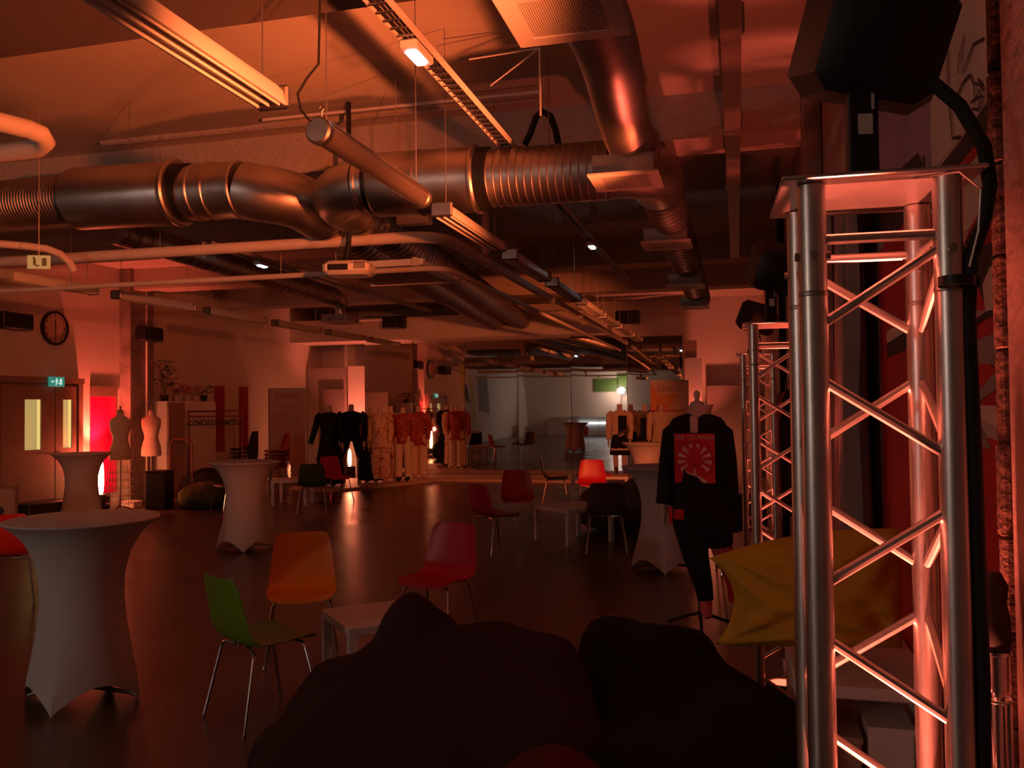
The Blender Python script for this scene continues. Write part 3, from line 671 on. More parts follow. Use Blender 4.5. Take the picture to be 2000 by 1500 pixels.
stroke([(2.50, 2.495), (2.43, 2.485), (2.38, 2.47)], .005); stroke([(2.485, 2.475), (2.44, 2.455), (2.455, 2.48), (2.41, 2.50), (2.395, 2.47), (2.44, 2.455)], .005); stroke([(2.45, 2.53), (2.40, 2.505), (2.37, 2.48)], .005); stroke([(2.42, 2.53), (2.385, 2.50)], .005); stroke([(2.43, 2.45), (2.38, 2.46)], .004)
stroke([(2.72, 2.9), (2.74, 2.6), (2.70, 2.46), (2.62, 2.44)], .007); stroke([(2.9, 2.42), (2.86, 2.37), (2.8, 2.35)], .007); stroke([(3.1, 2.52), (3.05, 2.4), (2.95, 2.36)], .01)
stroke([(2.3, 2.165), (2.45, 2.17), (2.62, 2.12)], .012); stroke([(2.3, 1.915), (2.4, 1.92), (2.5, 1.91), (2.53, 1.86)], .012)
mural2 = bpy.data.objects.new('wall_mural', None); COL.objects.link(mural2); tag(mural2, 'painted shapes on the left wall outside the frame, seen in the mirrors', 'mural')
for poly, m_ in (([(8.6, 2.0), (9.2, 3.4), (7.4, 3.8)], mat('yellow_spray', (.55, .55, .08), .8)), ([(5.2, 3.2), (7.0, 3.5), (6.2, 2.2)], 'graf_red'), ([(3.6, .8), (4.0, 3.0), (4.4, 3.1), (4.2, .7)], bpy.data.materials['yellow_spray']), ([(4.6, 1.9), (5.6, 2.2), (5.4, 3.0), (4.7, 2.7)], 'graf_black'), ([(7.3, 1.9), (8.4, 2.3), (8.6, 2.6), (7.5, 2.3)], 'graf_black'), ([(1.2, 1.4), (3.2, 1.6), (3.0, 3.2), (1.6, 3.3)], 'graf_grey')):
    b = MB(); b.loft([[(XL+.004, y, z) for y, z in poly], [(XL-.002, y, z) for y, z in poly]]); obj('paint_patch', b, m_ if not isinstance(m_, str) else m_, mural2)
def drape(label, x, y0, y1, z0, z1, m, waves, seed, taper=.0):
    b = MB(); nz, ny = 10, 64; rows = []
    for i in range(nz+1):
        f = i/nz; z = z1+(z0-z1)*f; row = []
        for j in range(ny+1):
            u = j/ny; y = y0+(y1-y0)*u*(1-taper*f)
            row.append((x+(.018+.03*f)*math.sin(u*waves*2*PI+1.3*noise.noise((u*4, f*2, seed))), y, z+.01*math.sin(u*9)))
        rows.append(row)
    vs = rows+[[(p[0]+.008, p[1], p[2]) for p in r] for r in reversed(rows)]
    b.loft(vs, caps=False, closed=False)
    t = thing('hanging_drape', label, 'drape', (0, 0, 0), 0, 'drapes on the right wall'); obj('cloth', b, m, t)
    obj('rail', MB().tube([(x, y0-.05, z1+.015), (x, y1+.05, z1+.015)], .012, 8).tube([(x, y0, z1+.015), (XR, y0, z1+.015)], .008, 6), 'galv2', t)
drape('dark grey drape hanging behind the near truss', .52, 4.05, 4.75, .86, 2.7, 'curtain2', 4, 3)
drape('mauve grey drape hanging behind the near truss, farther along', .5, 4.85, 6.1, .9, 2.75, 'curtain', 7, 5, .1)
# dark clothes hanging on the wall by the farther trusses
for i, (y, m_, lab) in enumerate(((7.9, 'cloth_black', 'black coat hanging on the right wall behind the second truss'), (8.8, 'floralr', 'red patterned garment hanging on the right wall behind the second truss'), (9.7, 'camo', 'grey patterned garment hanging on the right wall behind the second truss'))):
    t = thing('hanging_garment', lab, 'garment', (.46, y, 0), R(90), 'garments on the right wall')
    b = MB(); rings = []
    for z, wx, wy in ((.75, .34, .08), (1.1, .3, .09), (1.5, .27, .09), (1.72, .25, .07), (1.80, .12, .04), (1.82, .06, .03)):
        rings.append([(wx*math.cos(2*PI*k/20), wy*math.sin(2*PI*k/20)*(1+.3*math.sin(k*3)), z) for k in range(20)])
    b.loft(rings); obj('cloth', b, m_, t)
    obj('hook', MB().tube([(0, 0, 1.81), (0, 0, 1.9), (.02, 0, 1.93), (0, -.09, 1.95), (0, -.16, 1.95)], .005, 6), 'galv2', t)
# rack rail above them
tag(obj('dark_pipe', MB().tube([(.45, 9.0, 0), (.45, 9.0, 3.9)], .035, 10), 'cloth_black'), 'dark vertical pipe on the right wall above the second stage light', 'pipe')
tag(obj('dark_pipe', MB().box((.555, 6.6, 2.99), (.12, .34, 2.6), bev=.01), 'pillar'), 'dark concrete downstand on the right wall left of the near stage light', 'pillar')

# ---------------------------------------------------------------- cocktail tables
def table_mesh(h=1.06, a0=0):
    n = 72; rings = []; N = 26
    rest = [(0, .345), (.06, .335), (.14, .318), (.25, .282), (.40, .245), (.55, .228), (.68, .232), (.80, .262), (.90, .318), (.965, .385), (.985, .415)]
    def rad(f):
        for i in range(len(rest)-1):
            if rest[i][0] <= f <= rest[i+1][0]:
                g = (f-rest[i][0])/(rest[i+1][0]-rest[i][0]); return rest[i][1]+(rest[i+1][1]-rest[i][1])*g
        return rest[-1][1]
    for i in range(N+1):
        f = i/N*.985; row = []
        for j in range(n):
            th = 2*PI*j/n; arch = abs(math.sin(2*th))**.8
            z0 = .125*arch; z = z0+(h*.985-z0)*(f/.985)
            r = rad(z/h)*(1-.17*arch*max(0, 1-z/h/.42)**1.3)
            row.append((r*math.cos(th+a0), r*math.sin(th+a0), z))
        rings.append(row)
    for (r, z) in ((.427, h*.99), (.432, h*.997), (.428, h+.004), (.41, h+.008), (.2, h+.009)):
        rings.append([(r*math.cos(2*PI*j/n+a0), r*math.sin(2*PI*j/n+a0), z) for j in range(n)])
    return rings
def make_table(loc, rz, label):
    t = thing('cocktail_table', label, 'table', loc, rz, 'white covered cocktail tables')
    b = MB(); b.loft(table_mesh(), caps=False)
    k = len(b.v)-72; b.f.append(tuple(range(k, k+72)))
    obj('stretch_cover', b, 'spandex', t)
    obj('post', MB().lathe([(.03, .05), (.03, 1.05)], 12), 'galv2', t)
    for q in range(4):
        a = q*PI/2
        obj('foot', MB().tube([(.0, 0, .07), (.28*math.cos(a), .28*math.sin(a), .03), (.33*math.cos(a), .33*math.sin(a), .014)], .013, 8), 'galv2', t)
    return t
ct = make_table((-3.80, 4.33, 0), R(-76), 'large white spandex cocktail table in the left foreground')
dup(ct, (-5.86, 9.38, 0), R(-62), 'white spandex cocktail table in the middle, left of the open floor')
dup(ct, (-9.72, 11.05, 0), R(-80), 'white spandex cocktail table at far left, in front of the double door')
dup(ct, (-.76, 9.05, 0), R(-84), 'white spandex cocktail table beside the black jacket mannequin')
dup(ct, (-1.5, 14.75, 0), R(-60), 'white spandex cocktail table behind the one beside the mannequin')

# ---------------------------------------------------------------- shell chairs
def shell_mesh():
    prof = [(.215, .418), (.205, .436), (.16, .444), (.08, .438), (0, .432), (-.08, .432), (-.15, .443), (-.19, .474), (-.212, .52), (-.228, .58), (-.244, .65), (-.26, .72), (-.272, .77), (-.28, .80), (-.286, .815)]
    wid = [.195, .212, .226, .232, .234, .234, .232, .228, .224, .218, .21, .2, .19, .178, .15]
    top = []; bot = []; nu = 14
    for i, ((y, z), wv) in enumerate(zip(prof, wid)):
        a = prof[max(i-1, 0)]; b_ = prof[min(i+1, len(prof)-1)]
        ty, tz = b_[0]-a[0], b_[1]-a[1]; L = math.hypot(ty, tz); ny, nz = tz/L, -ty/L
        if i < 7 and nz < 0: ny, nz = -ny, -nz
        ny, nz = (-tz/L, ty/L) if False else (ny, nz)
        r1 = []; r2 = []
        for j in range(nu+1):
            u = -1+2*j/nu; e = .022*abs(u)**3
            inx, inz = (0, 1) if i < 6 else ((1, 0) if i > 8 else (.6, .7))
            p = (u*wv, y+e*inx*1.2, z+e*inz)
            r1.append(p); r2.append((p[0]*.985, p[1]-.007*inx, p[2]-.007*inz))
        top.append(r1); bot.append(r2)
    rings = [t_+list(reversed(b_)) for t_, b_ in zip(top, bot)]
    return MB().loft(rings).mesh('shell', 50)
SHELL = shell_mesh()
def leg_mesh(sx, sy):
    return MB().tube([(sx*.06, sy*.13, .415), (sx*.155, sy*.145, .415), (sx*.175, sy*.15, .405), (sx*.186, sy*.156, .38), (sx*.235, sy*.235, .006)], .0095, 10).tube([(sx*.235, sy*.235, .0), (sx*.233, sy*.232, .02)], .012, 8).mesh('leg')
LEGS = [leg_mesh(a, b_) for a in (-1, 1) for b_ in (-1, 1)]
UNDER = MB().tube([(-.06, .13, .415), (-.04, -.13, .415)], .009, 8).tube([(.06, .13, .415), (.04, -.13, .415)], .009, 8).box((0, 0, .421), (.2, .2, .012)).mesh('underframe')
def chair(m, x, y, rz, label, z=0, leg='chrome', group='plastic shell chairs'):
    t = thing('shell_chair', label, 'chair', (x, y, z), R(rz), group)
    link('shell', SHELL, M[m], t)
    for l in LEGS: link('leg', l, M[leg], t)
    link('underframe', UNDER, M[leg], t)
    return t
chair('green', -2.57, 4.29, -31, 'green shell chair in the foreground seen from behind')
chair('orangep', -2.92, 5.37, 207, 'orange shell chair behind the green one, facing the camera')
chair('redp', -2.16, 6.0, 168, 'red shell chair nearest the camera, facing left across the low table')
chair('redb', -6.33, 6.32, 35, 'orange-red shell chair cut off at the left edge')
chair('redp', -2.77, 9.72, -38, 'dark red shell chair seen from the side at the left of the farther low table')
chair('redb', -2.93, 11.4, 196, 'scarlet shell chair facing the camera behind the side-on red one')
chair('blackp', -3.1, 14.75, -80, 'black shell chair in profile before the mirrors', leg='galv2')
chair('redp', -2.29, 13.78, 190, 'deep red shell chair right of the black chair')
chair('brown', -1.53, 10.1, 12, 'brown shell chair seen from behind, left of the cocktail table')
chair('darkgreen', -6.77, 12.85, 22, 'bottle-green shell chair seen from behind near the dark mannequins')
chair('redb', -7.15, 14.45, 235, 'scarlet shell chair turned sideways in front of the dark mannequins')
chair('blackp', -8.35, 12.9, 150, 'black shell chair mostly hidden behind the middle cocktail table')
chair('teal', .02, 9.1, 8, 'petrol shell chair beside the farthest truss')
for k in range(5):
    chair('redp', -9.9, 17.1, 140, 'dark red chair in a stack by the white banner, ' + ('lowest', 'second from floor', 'middle', 'fourth from floor', 'topmost')[k], z=k*.085, group='stacked dark red chairs')
for k in range(6):
    chair('blackp', -10.25, 16.35, 100, 'black chair in the stack by the clothes rack, ' + ('lowest', 'second from floor', 'third from floor', 'fourth from floor', 'fifth from floor', 'topmost')[k], z=k*.085, leg='galv2', group='stacked black chairs')

# ---------------------------------------------------------------- low tables
def low_table(x, y, rz, label, s=.55, sx=None):
    sx = sx or s
    t = thing('low_table', label, 'table', (x, y, 0), R(rz), 'low white square tables')
    obj('tabletop', MB().box((0, 0, .425), (sx, s, .05), bev=.003), 'white', t)
    for a in (-1, 1):
        for c in (-1, 1): obj('leg', MB().box((a*(sx/2-.026), c*(s/2-.026), .2), (.05, .05, .4)), 'white', t)
low_table(-2.14, 4.90, -47, 'low white square table between the foreground chairs', .56)
low_table(-2.03, 10.72, -42, 'low white square table among the red chairs at centre', .72)
low_table(-7.75, 13.95, 15, 'low white table behind the middle cocktail table', .62)
low_table(-2.42, 15.35, 8, 'long low white table before the right mannequins', .6, 1.0)
o = tag(obj('folded_cloth', MB().box((0, 0, .016), (.62, .34, .03), bev=.01), 'redtag'), 'red folded cloth lying on the long low table', 'cloth'); o.location = (-2.52, 15.35, .451); o.rotation_euler = (0, 0, R(14))

# ---------------------------------------------------------------- bean bags
def bean(name, label, cat, c, r, m, pulls=(), seed=0, wr=.03, rz=0, floor=0, e=.8, group=None, fq=3.2):
    nu, nv = 64, 40; vs = []; fs = []
    Rz = Matrix.Rotation(R(rz), 3, 'Z')
    for i in range(nv+1):
        ph = -PI/2+PI*i/nv
        for j in range(nu):
            th = 2*PI*j/nu
            sg = lambda v, p: math.copysign(abs(v)**p, v)
            d = Vector((sg(math.cos(ph), e)*sg(math.cos(th), e), sg(math.cos(ph), e)*sg(math.sin(th), e), sg(math.sin(ph), e)))
            p = Rz @ Vector((d.x*r[0], d.y*r[1], d.z*r[2])) + Vector(c)
            rel = p-Vector(c); L = rel.length; dr = rel/L
            for (tx, ty, tz, s, wd) in pulls:
                T = Vector((tx, ty, tz))-Vector(c); Lt = T.length
                L += (Lt-L)*s*math.exp(-(dr.angle(T)/wd)**2)
            p = Vector(c)+dr*L
            nrm = (p-Vector(c)).normalized()
            q = p*fq+Vector((seed*7.1, seed*3.3, 0))
            fold = 1-abs(noise.noise(q))*2.2
            fold2 = 1-abs(noise.noise(q*2.3+Vector((4, 9, 2))))*2.0
            p = p+nrm*(wr*(fold-.4)+wr*.45*(fold2-.4)+wr*.8*noise.noise(q*.5))
            if p.z < floor: p.z = floor+(p.z-floor)*.0
            vs.append(p)
    for i in range(nv):
        for j in range(nu):
            a, b_ = i*nu+j, i*nu+(j+1) % nu
            fs.append((a, b_, b_+nu, a+nu))
    o = obj(name, MB().add(vs, fs), m, smooth=80)
    return tag(o, label, cat, group)
bean('bean_bag', 'huge dark plum bean bag filling the bottom centre foreground', 'bean bag', (-1.16, 2.98, .30), (.57, .52, .36), 'brownbag',
     ((-1.059, 3.21, .82, .9, .6), (-1.66, 3.2, .62, .9, .45), (-.60, 3.14, .80, 1, .4), (-1.29, 3.253, .96, 1, .26), (-2.06, 3.38, .18, 1, .26), (-.866, 3.24, .875, .9, .22), (-.45, 2.86, .58, .9, .35)), 1, .028, 0, .004)
bean('bean_bag', 'black bean bag right of the plum one in the foreground', 'bean bag', (-.25, 3.12, .32), (.44, .48, .32), 'blackbag',
     ((-.36, 3.50, .80, 1, .6), (-.55, 3.50, .83, 1, .3), (-.20, 3.48, .82, 1, .32), (.0, 3.36, .66, .9, .3), (.165, 2.98, .68, 1, .45), (-.5, 3.0, .4, .5, .3)), 4, .028, 0, .004)
bean('bean_bag', 'crimson bean bag peeking between the dark ones at the bottom edge', 'bean bag', (-.52, 2.40, .25), (.24, .26, .25), 'crimson', ((-.56, 2.56, .67, 1, .7),), 6, .02, 0, .004)
bean('bean_bag', 'brown bean bag on the floor left of the right cocktail table', 'bean bag', (-1.62, 11.9, .30), (.62, .45, .3), 'brown', ((-1.12, 11.6, .86, .6, .28), (-2.0, 11.9, .42, .5, .3)), 8, .03, 0, .004)
bean('bean_bag', 'lime green printed bean bag beneath the clothes rack', 'bean bag', (-9.0, 13.1, .22), (.42, .40, .22), 'lime', ((-8.8, 12.9, .40, .5, .5),), 9, .025, 15, .004)
bean('bean_bag', 'black bean bag behind the lime one under the clothes rack', 'bean bag', (-9.45, 13.9, .3), (.5, .3, .3), 'blackbag', ((-9.5, 13.9, .68, .5, .5),), 10, .03, 0, .004)

# bench with shelves, the mustard cushion on it, and boxes
t = thing('shelf_bench', 'pale shelf bench behind the near truss under the mustard cushion', 'bench', (.385, 3.33, 0), 0)
obj('top', MB().box((0, 0, .765), (.44, .72, .04), bev=.004), 'white', t)
for a in (-.195, .195): obj('side', MB().box((a, 0, .3725), (.035, .7, .745)), 'white', t)
obj('shelf', MB().box((0, 0, .42), (.35, .68, .025)), 'white', t); obj('shelf', MB().box((0, 0, .08), (.35, .68, .025)), 'white', t)
for i, (x, wd, h, m_, lab) in enumerate(((.305, .14, .16, 'card', 'brown box on the middle shelf of the bench'), (.465, .14, .2, 'white', 'white box on the middle shelf of the bench'))):
    tag(obj('storage_box', MB().box((x, 3.18, .4335+h/2), (wd, .3, h), bev=.006).box((x, 3.18, .4335+h), (wd+.006, .306, .02)), m_), lab, 'box', 'boxes in the bench')
def pillow(UL, UR, LL, LR, mids, th, m, label):
    UL, UR, LL, LR = map(Vector, (UL, UR, LL, LR)); n = 36; front = []; back = []
    for i in range(n+1):
        v = i/n; fr = []; bk = []
        for j in range(n+1):
            u = j/n
            p = UL*(1-u)*(1-v)+UR*u*(1-v)+LL*(1-u)*v+LR*u*v
            bu, bv = 4*u*(1-u), 4*v*(1-v)
            p += Vector(mids[0])*bv*(1-u)**2+Vector(mids[1])*bv*u**2+Vector(mids[2])*bu*(1-v)**2+Vector(mids[3])*bu*v**2
            prof = (max(0, bu)**.5)*(max(0, bv)**.5)
            cr = 0
            for (cu, cv) in ((0, 0), (0, 1), (1, 0), (1, 1)):
                du, dv = u-cu, v-cv; rr = math.hypot(du, dv)
                cr += .020*math.sin(math.atan2(abs(dv), abs(du)+1e-6)*11+cu*2+cv*3)*math.exp(-((rr-.32)/.24)**2)
            wv = .018*(1-2.2*abs(noise.noise((u*4, v*4, 3))))
            fr.append(p+Vector((0, -1, 0))*(th*prof+(cr+wv)*min(1, prof*1.6)))
            q = p+Vector((0, 1, 0))*(th*.8*prof); bk.append(q)
            for w_ in (fr[-1], bk[-1]): w_.z = max(w_.z, .788)
        front.append(fr); back.append(bk)
    b = MB(); b.loft(front, caps=False, closed=False); b.loft(back, caps=False, closed=False)
    o = obj('floor_cushion', b, m, smooth=70); return tag(o, label, 'cushion')
pillow((-.115, 3.37, 1.115), (.545, 3.28, 1.255), (-.095, 3.33, .80), (.545, 3.28, .84), ((.08, 0, .02), (0, 0, 0), (0, 0, .035), (0, 0, .0)), .16, 'yellow', 'mustard yellow canvas cushion slumped on the shelf bench')

# ---------------------------------------------------------------- mannequins
def ring(z, rx, ry, cx=0, cy=0, n=28, p=1, wob=0, seed=0):
    out = []
    for k in range(n):
        a = 2*PI*k/n; c, s = math.cos(a), math.sin(a)
        w_ = 1+wob*math.sin(a*7+seed+z*5)
        out.append((cx+rx*w_*math.copysign(abs(c)**p, c), cy+ry*w_*math.copysign(abs(s)**p, s), z))
    return out
def hand(b, p, d, s=1):
    p = Vector(p); d = Vector(d).normalized(); side = Vector((0, 1, 0)) if abs(d.y) < .8 else Vector((1, 0, 0))
    side = (side-d*side.dot(d)).normalized()
    b.tube([p, p+d*.05*s, p+d*.1*s], [.022*s, .034*s, .03*s], 8, flat=.55)
    for k, l in enumerate((.065, .08, .075, .058)):
        q = p+d*.095*s+side*(.024-.016*k)*s
        b.tube([q, q+d*l*.55*s, q+d*l*s+Vector((0, 0, -.004))], [.0085*s, .008*s, .006*s], 6)
    q = p+d*.03*s+side*.03*s
    b.tube([q, q+(d+side*.8).normalized()*.04*s, q+(d*1.3+side*.6).normalized()*.075*s], [.0095*s, .009*s, .007*s], 6)
def mannequin(x, y, rz, label, top, bottom, sc=1.06, kind='trousers', z=.06, arms=((.06, 0), (-.06, 0)), sleeve=None, hem=.85, flare=1.0, shoulder=1.0, front=None, spread=1.0, legcol='skin', group='dressed mannequins by the mirrors', boots=None):
    t = thing('mannequin', label, 'mannequin', (x, y, z), R(rz), group); t.scale = (sc, sc, sc)
    b = MB()
    b.lathe([(.07, 1.40), (.056, 1.46), (.052, 1.53), (.055, 1.555), (.045, 1.575), (.012, 1.58)], 16)
    sl = []
    for s, (dx, dy) in zip((-1, 1), arms):
        sh = Vector((s*.195*shoulder, 0, 1.385)); el = sh+Vector((s*.06+dx*.3, dy*.4, -.29)); wr = el+Vector((s*.02+dx*.5, -.05+dy, -.25 if abs(dy) < .3 else -.12))
        hb = MB(); hand(hb, wr, wr-el); obj('hand', hb, legcol, t)
        sl.append([sh+Vector((-s*.04, 0, .015)), sh+Vector((s*.02, 0, -.03)), el, wr])
    for s in (-1, 1):
        lb = MB()
        lb.tube([(s*.095, 0, .88), (s*.092*spread, -.01, .5), (s*.09*spread, 0, .3), (s*.088*spread, .01, .09), (s*.088*spread, -.01, .05)], [.085, .055, .052, .036, .036], 12)
        lb.tube([(s*.088*spread, .03, .035), (s*.09*spread, -.06, .03), (s*.093*spread, -.16, .018)], [.035, .036, .018], 8, flat=.8); obj('leg', lb, legcol, t)
    obj('body', b, legcol, t)
    g = MB(); w_ = shoulder
    prof = [(hem, .19*flare, .15*flare), (hem+.12*(1.1-hem), .175*flare, .14), (.98, .165, .125), (1.08, .158, .118), (1.2, .178, .128), (1.32, .192*w_, .122), (1.385, .20*w_, .098), (1.42, .13*w_, .08), (1.445, .075, .065)]
    prof = sorted(prof)
    g.loft([ring(zz, rx, ry, wob=.02, seed=zz*3) for zz, rx, ry in prof]); tp = obj('top', g, top, t)
    for q in sl:
        obj('sleeve', MB().tube(q, [.06, .07, .06, .052], 12), sleeve or top, t)
    if kind == 'trousers':
        for s in (-1, 1):
            obj('trouser_leg', MB().tube([(s*.085, 0, .95), (s*.095*spread**.5, 0, .84), (s*.10*spread, 0, .5), (s*.11*spread, .01, .1)], [.09, .105, .09*flare, .095*flare], 14), bottom, t)
    elif kind == 'skirt':
        obj('skirt', MB().loft([ring(.06, .27, .24, wob=.07), ring(.4, .235, .2, wob=.05), ring(.75, .2, .16, wob=.02), ring(.98, .15, .12)]), bottom, t)
    elif kind == 'shorts':
        obj('shorts', MB().loft([ring(.52, .215, .15, wob=.02), ring(.75, .2, .15), ring(.95, .16, .13)]), bottom, t)
    if boots:
        for s in (-1, 1): obj('boot', MB().tube([(s*.09, .01, .42), (s*.09, .01, .2), (s*.09, .01, .05), (s*.09, -.08, .035), (s*.093, -.16, .03)], [.062, .055, .05, .045, .03], 10), boots, t)
    if front:
        obj('front_panel', MB().loft([[(px, py, pz) for px in (front[1], front[2]) for py in ((-.155, -.10) if px == front[1] else (-.10, -.155))] for pz in (front[3], front[4])]), front[0], t)
    return t
mannequin(-8.40, 16.66, 12, 'black-coated mannequin at the far left of the mirror group', 'cloth_black', 'cloth_black', 1.09, 'skirt', .055, ((-.05, -.1), (.0, 0)), hem=.5, flare=1.35)
mannequin(-8.14, 17.2, 14, 'broad-shouldered mannequin in a black suit with the lamp glowing between its legs', 'cloth_black', 'cloth_black', 1.1, 'trousers', .055, shoulder=1.2, flare=.72, spread=1.75)
mannequin(-7.86, 17.62, 14, 'mannequin in a floral blouse and long black skirt', 'floral', 'cloth_black', 1.06, 'skirt', .055, hem=.92)
mannequin(-7.62, 17.55, 8, 'mannequin in a floral top and wide pale trousers', 'floral', 'floral', 1.05, 'trousers', .055, hem=.75, flare=1.3)
mannequin(-7.62, 18.15, 6, 'mannequin in a long floral jacket with a tie', 'floral', 'floral', 1.07, 'trousers', .06, hem=.62, flare=1.2)
mannequin(-7.28, 18.05, 4, 'mannequin in a short red floral top with pale trousers and dark boots', 'floralr', 'cream', 1.05, 'trousers', .06, hem=.8, flare=.9, boots='cloth_black')
mannequin(-7.22, 18.86, 2, 'mannequin in a red floral jacket at the right of the left group', 'floralr', 'cream', 1.07, 'trousers', .06, hem=.72, flare=1.1)
mannequin(-2.53, 19.0, -4, 'mannequin in a cream and black coat with black shorts before the mirrors', 'cream', 'cloth_black', 1.06, 'shorts', .06, hem=.62, flare=1.15, front=('cloth_black', .0, .17, .85, 1.34), sleeve='cream')
mannequin(-2.0, 19.2, -6, 'mannequin in a patterned jacket with black front and red scarf', 'camo', 'cloth_black', 1.05, 'skirt', .06, hem=.7, front=('cloth_black', -.06, .17, .75, 1.3), arms=((-.1, -.35), (.1, 0)))
mannequin(-1.62, 18.95, -12, 'mannequin in a long cream coat in front of the tan banner', 'cream', 'cream', 1.05, 'trousers', .06, hem=.5, flare=1.25, shoulder=1.1)
# roll-up banners
def banner(loc, rz, label, h, left):
    t = thing('banner_stand', label, 'banner', loc, R(rz), 'roll-up banners')
    W_ = .86
    obj('sheet', MB().box((0, 0, h/2+.05), (W_, .006, h-.1)), 'banner', t)
    obj('base', MB().box((0, 0, .04), (W_+.04, .16, .08), bev=.01), 'galv2', t)
    obj('top_rail', MB().box((0, 0, h), (W_, .015, .025)), 'galv2', t)
    obj('pole', MB().tube([(-W_/2-.02 if left else 0, .03, .05), (-W_/2-.02 if left else 0, .03, h)], .013, 8), 'black', t)
    l = link('lettering', text_mesh('ESMOD', .17, Matrix.Translation((0, -.006, h-.19)) @ FRONT), M['inkt'], t)
    if not left:
        obj('triangle', MB().add([(-W_/2, -.0045, h-.06), (0, -.0045, h-.62), (-W_/2, -.0045, h-.62)], [(0, 1, 2)]).add([(-.24, -.0045, h-.3), (.24, -.0045, h-.3), (0, -.0045, h-.56)], [(0, 1, 2)]), 'bannero', t)
        obj('red_band', MB().add([(-W_/2, -.005, h-.64), (-W_/2, -.005, h-.72), (-.02, -.005, h-.68), (W_/2-.1, -.005, h-.68), (W_/2-.1, -.005, h-.655), (-.02, -.005, h-.65)], [(0, 1, 2, 5), (2, 3, 4, 5)]), 'bannerr', t)
    else:
        obj('text_lines', MB().box((0, -.005, h-.42), (.6, .002, .012)).box((-.1, -.005, h-.62), (.4, .002, .01)).box((.05, -.005, h-.8), (.45, .002, .01)), 'inkt', t)
banner((-10.14, 18.02, 0), 12, 'white roll-up banner standing against the left wall', 2.18, True)
banner((-1.47, 19.5, .06), 14, 'tan and orange roll-up banner behind the cream coat mannequin', 2.18, False)

# dress forms by the pillar
def dress_form(x, y, rz, label, cage):
    t = thing('dress_form', label, 'dress form', (x, y, 0), R(rz), 'linen dress forms')
    b = MB().loft([ring(z, rx, ry, 0, cy, 32) for z, rx, ry, cy in ((.88, .165, .125, 0), (.9, .175, .13, 0), (1.0, .172, .13, 0), (1.1, .15, .115, 0), (1.2, .118, .092, 0), (1.28, .125, .1, -.005), (1.38, .155, .125, -.02), (1.47, .17, .115, -.01), (1.55, .165, .085, 0), (1.59, .11, .07, .005), (1.62, .058, .055, .01), (1.69, .05, .05, .01), (1.70, .045, .045, .01))])
    obj('torso', b, 'linen', t)
    b = MB()
    for z, rx, ry in ((1.2, .1195, .0935), (1.03, .171, .13), (1.4, .1605, .13)): b.loft([ring(z-.003, rx, ry, n=32), ring(z-.003, rx+.002, ry+.002, n=32), ring(z+.003, rx+.002, ry+.002, n=32), ring(z+.003, rx, ry, n=32)], caps=False)
    obj('seam_tape', b, 'card', t)
    obj('neck_cap', MB().lathe([(.046, 1.70), (.046, 1.715), (.015, 1.725), (.012, 1.75), (.02, 1.77), (.008, 1.785)], 14), 'wood', t)
    obj('pole', MB().lathe([(.014, .06), (.014, .9)], 10), 'galv2', t)
    for k in range(3):
        a = k*2*PI/3; obj('foot', MB().tube([(0, 0, .1), (.12*math.cos(a), .12*math.sin(a), .07), (.24*math.cos(a), .24*math.sin(a), .01)], .011, 8), 'black', t)
    if cage:
        b = MB()
        for k in range(8):
            a = k*PI/4; b.tube([(.17*math.cos(a), .14*math.sin(a), .88), (.2*math.cos(a), .17*math.sin(a), .6), (.22*math.cos(a), .19*math.sin(a), .12)], .004, 5)
        for z in (.15, .28, .41, .54, .67): b.loft([ring(z, .205, .175, n=20), ring(z, .213, .183, n=20), ring(z+.008, .213, .183, n=20), ring(z+.008, .205, .175, n=20)], caps=False)
        obj('skirt_cage', b, 'card', t)
dress_form(-10.08, 12.34, 30, 'dim linen dress form with wire skirt cage beside the red niche', True)
dress_form(-10.3, 13.42, 25, 'pink-lit linen dress form right of the pillar', False)
tag(obj('white_box', MB().box((-10.35, 12.95, .06), (.3, .24, .12), bev=.01), 'white'), 'small pale box on the floor at the foot of the pillar', 'box')

# mannequin in the black jacket, near the right
t = thing('mannequin', 'headless mannequin in a boxy black jacket with a red printed chest', 'mannequin', (-.30, 6.72, 0), R(-6), None)
def lathe_ring(z, rx, ry, cx=0, cy=0, p=.72): return ring(z, rx, ry, cx, cy, 40, p)
b = MB()
b.lathe([(.075, 1.55), (.06, 1.60), (.054, 1.66), (.055, 1.70), (.05, 1.72), (.02, 1.73), (.016, 1.745), (.024, 1.765), (.026, 1.785), (.015, 1.805), (.004, 1.81)], 18)
obj('body', b, 'skin', t)
hb = MB(); hand(hb, (-.25, -.05, .95), (-.02, -.05, -1), 1); obj('hand', hb, 'skin', t)
obj('jacket', MB().loft([lathe_ring(.90, .225, .15, .015), lathe_ring(1.0, .235, .155, .01), lathe_ring(1.2, .235, .155), lathe_ring(1.4, .24, .15), lathe_ring(1.50, .25, .135), lathe_ring(1.56, .252, .115), lathe_ring(1.60, .215, .095), lathe_ring(1.625, .13, .08), lathe_ring(1.635, .085, .07)]), 'cloth_black', t).scale = (.83, 1, 1)
obj('sleeve', MB().tube([(-.17, 0, 1.525), (-.245, -.01, 1.475), (-.275, -.02, 1.28), (-.30, -.05, .94)], [.07, .08, .075, .082], 16), 'cloth_black', t).scale = (.83, 1, 1)
obj('sleeve', MB().tube([(.17, 0, 1.525), (.245, 0, 1.475), (.265, .02, 1.28), (.265, .06, 1.02), (.23, .1, .84)], [.07, .08, .082, .09, .08], 16), 'cloth_black', t).scale = (.83, 1, 1)
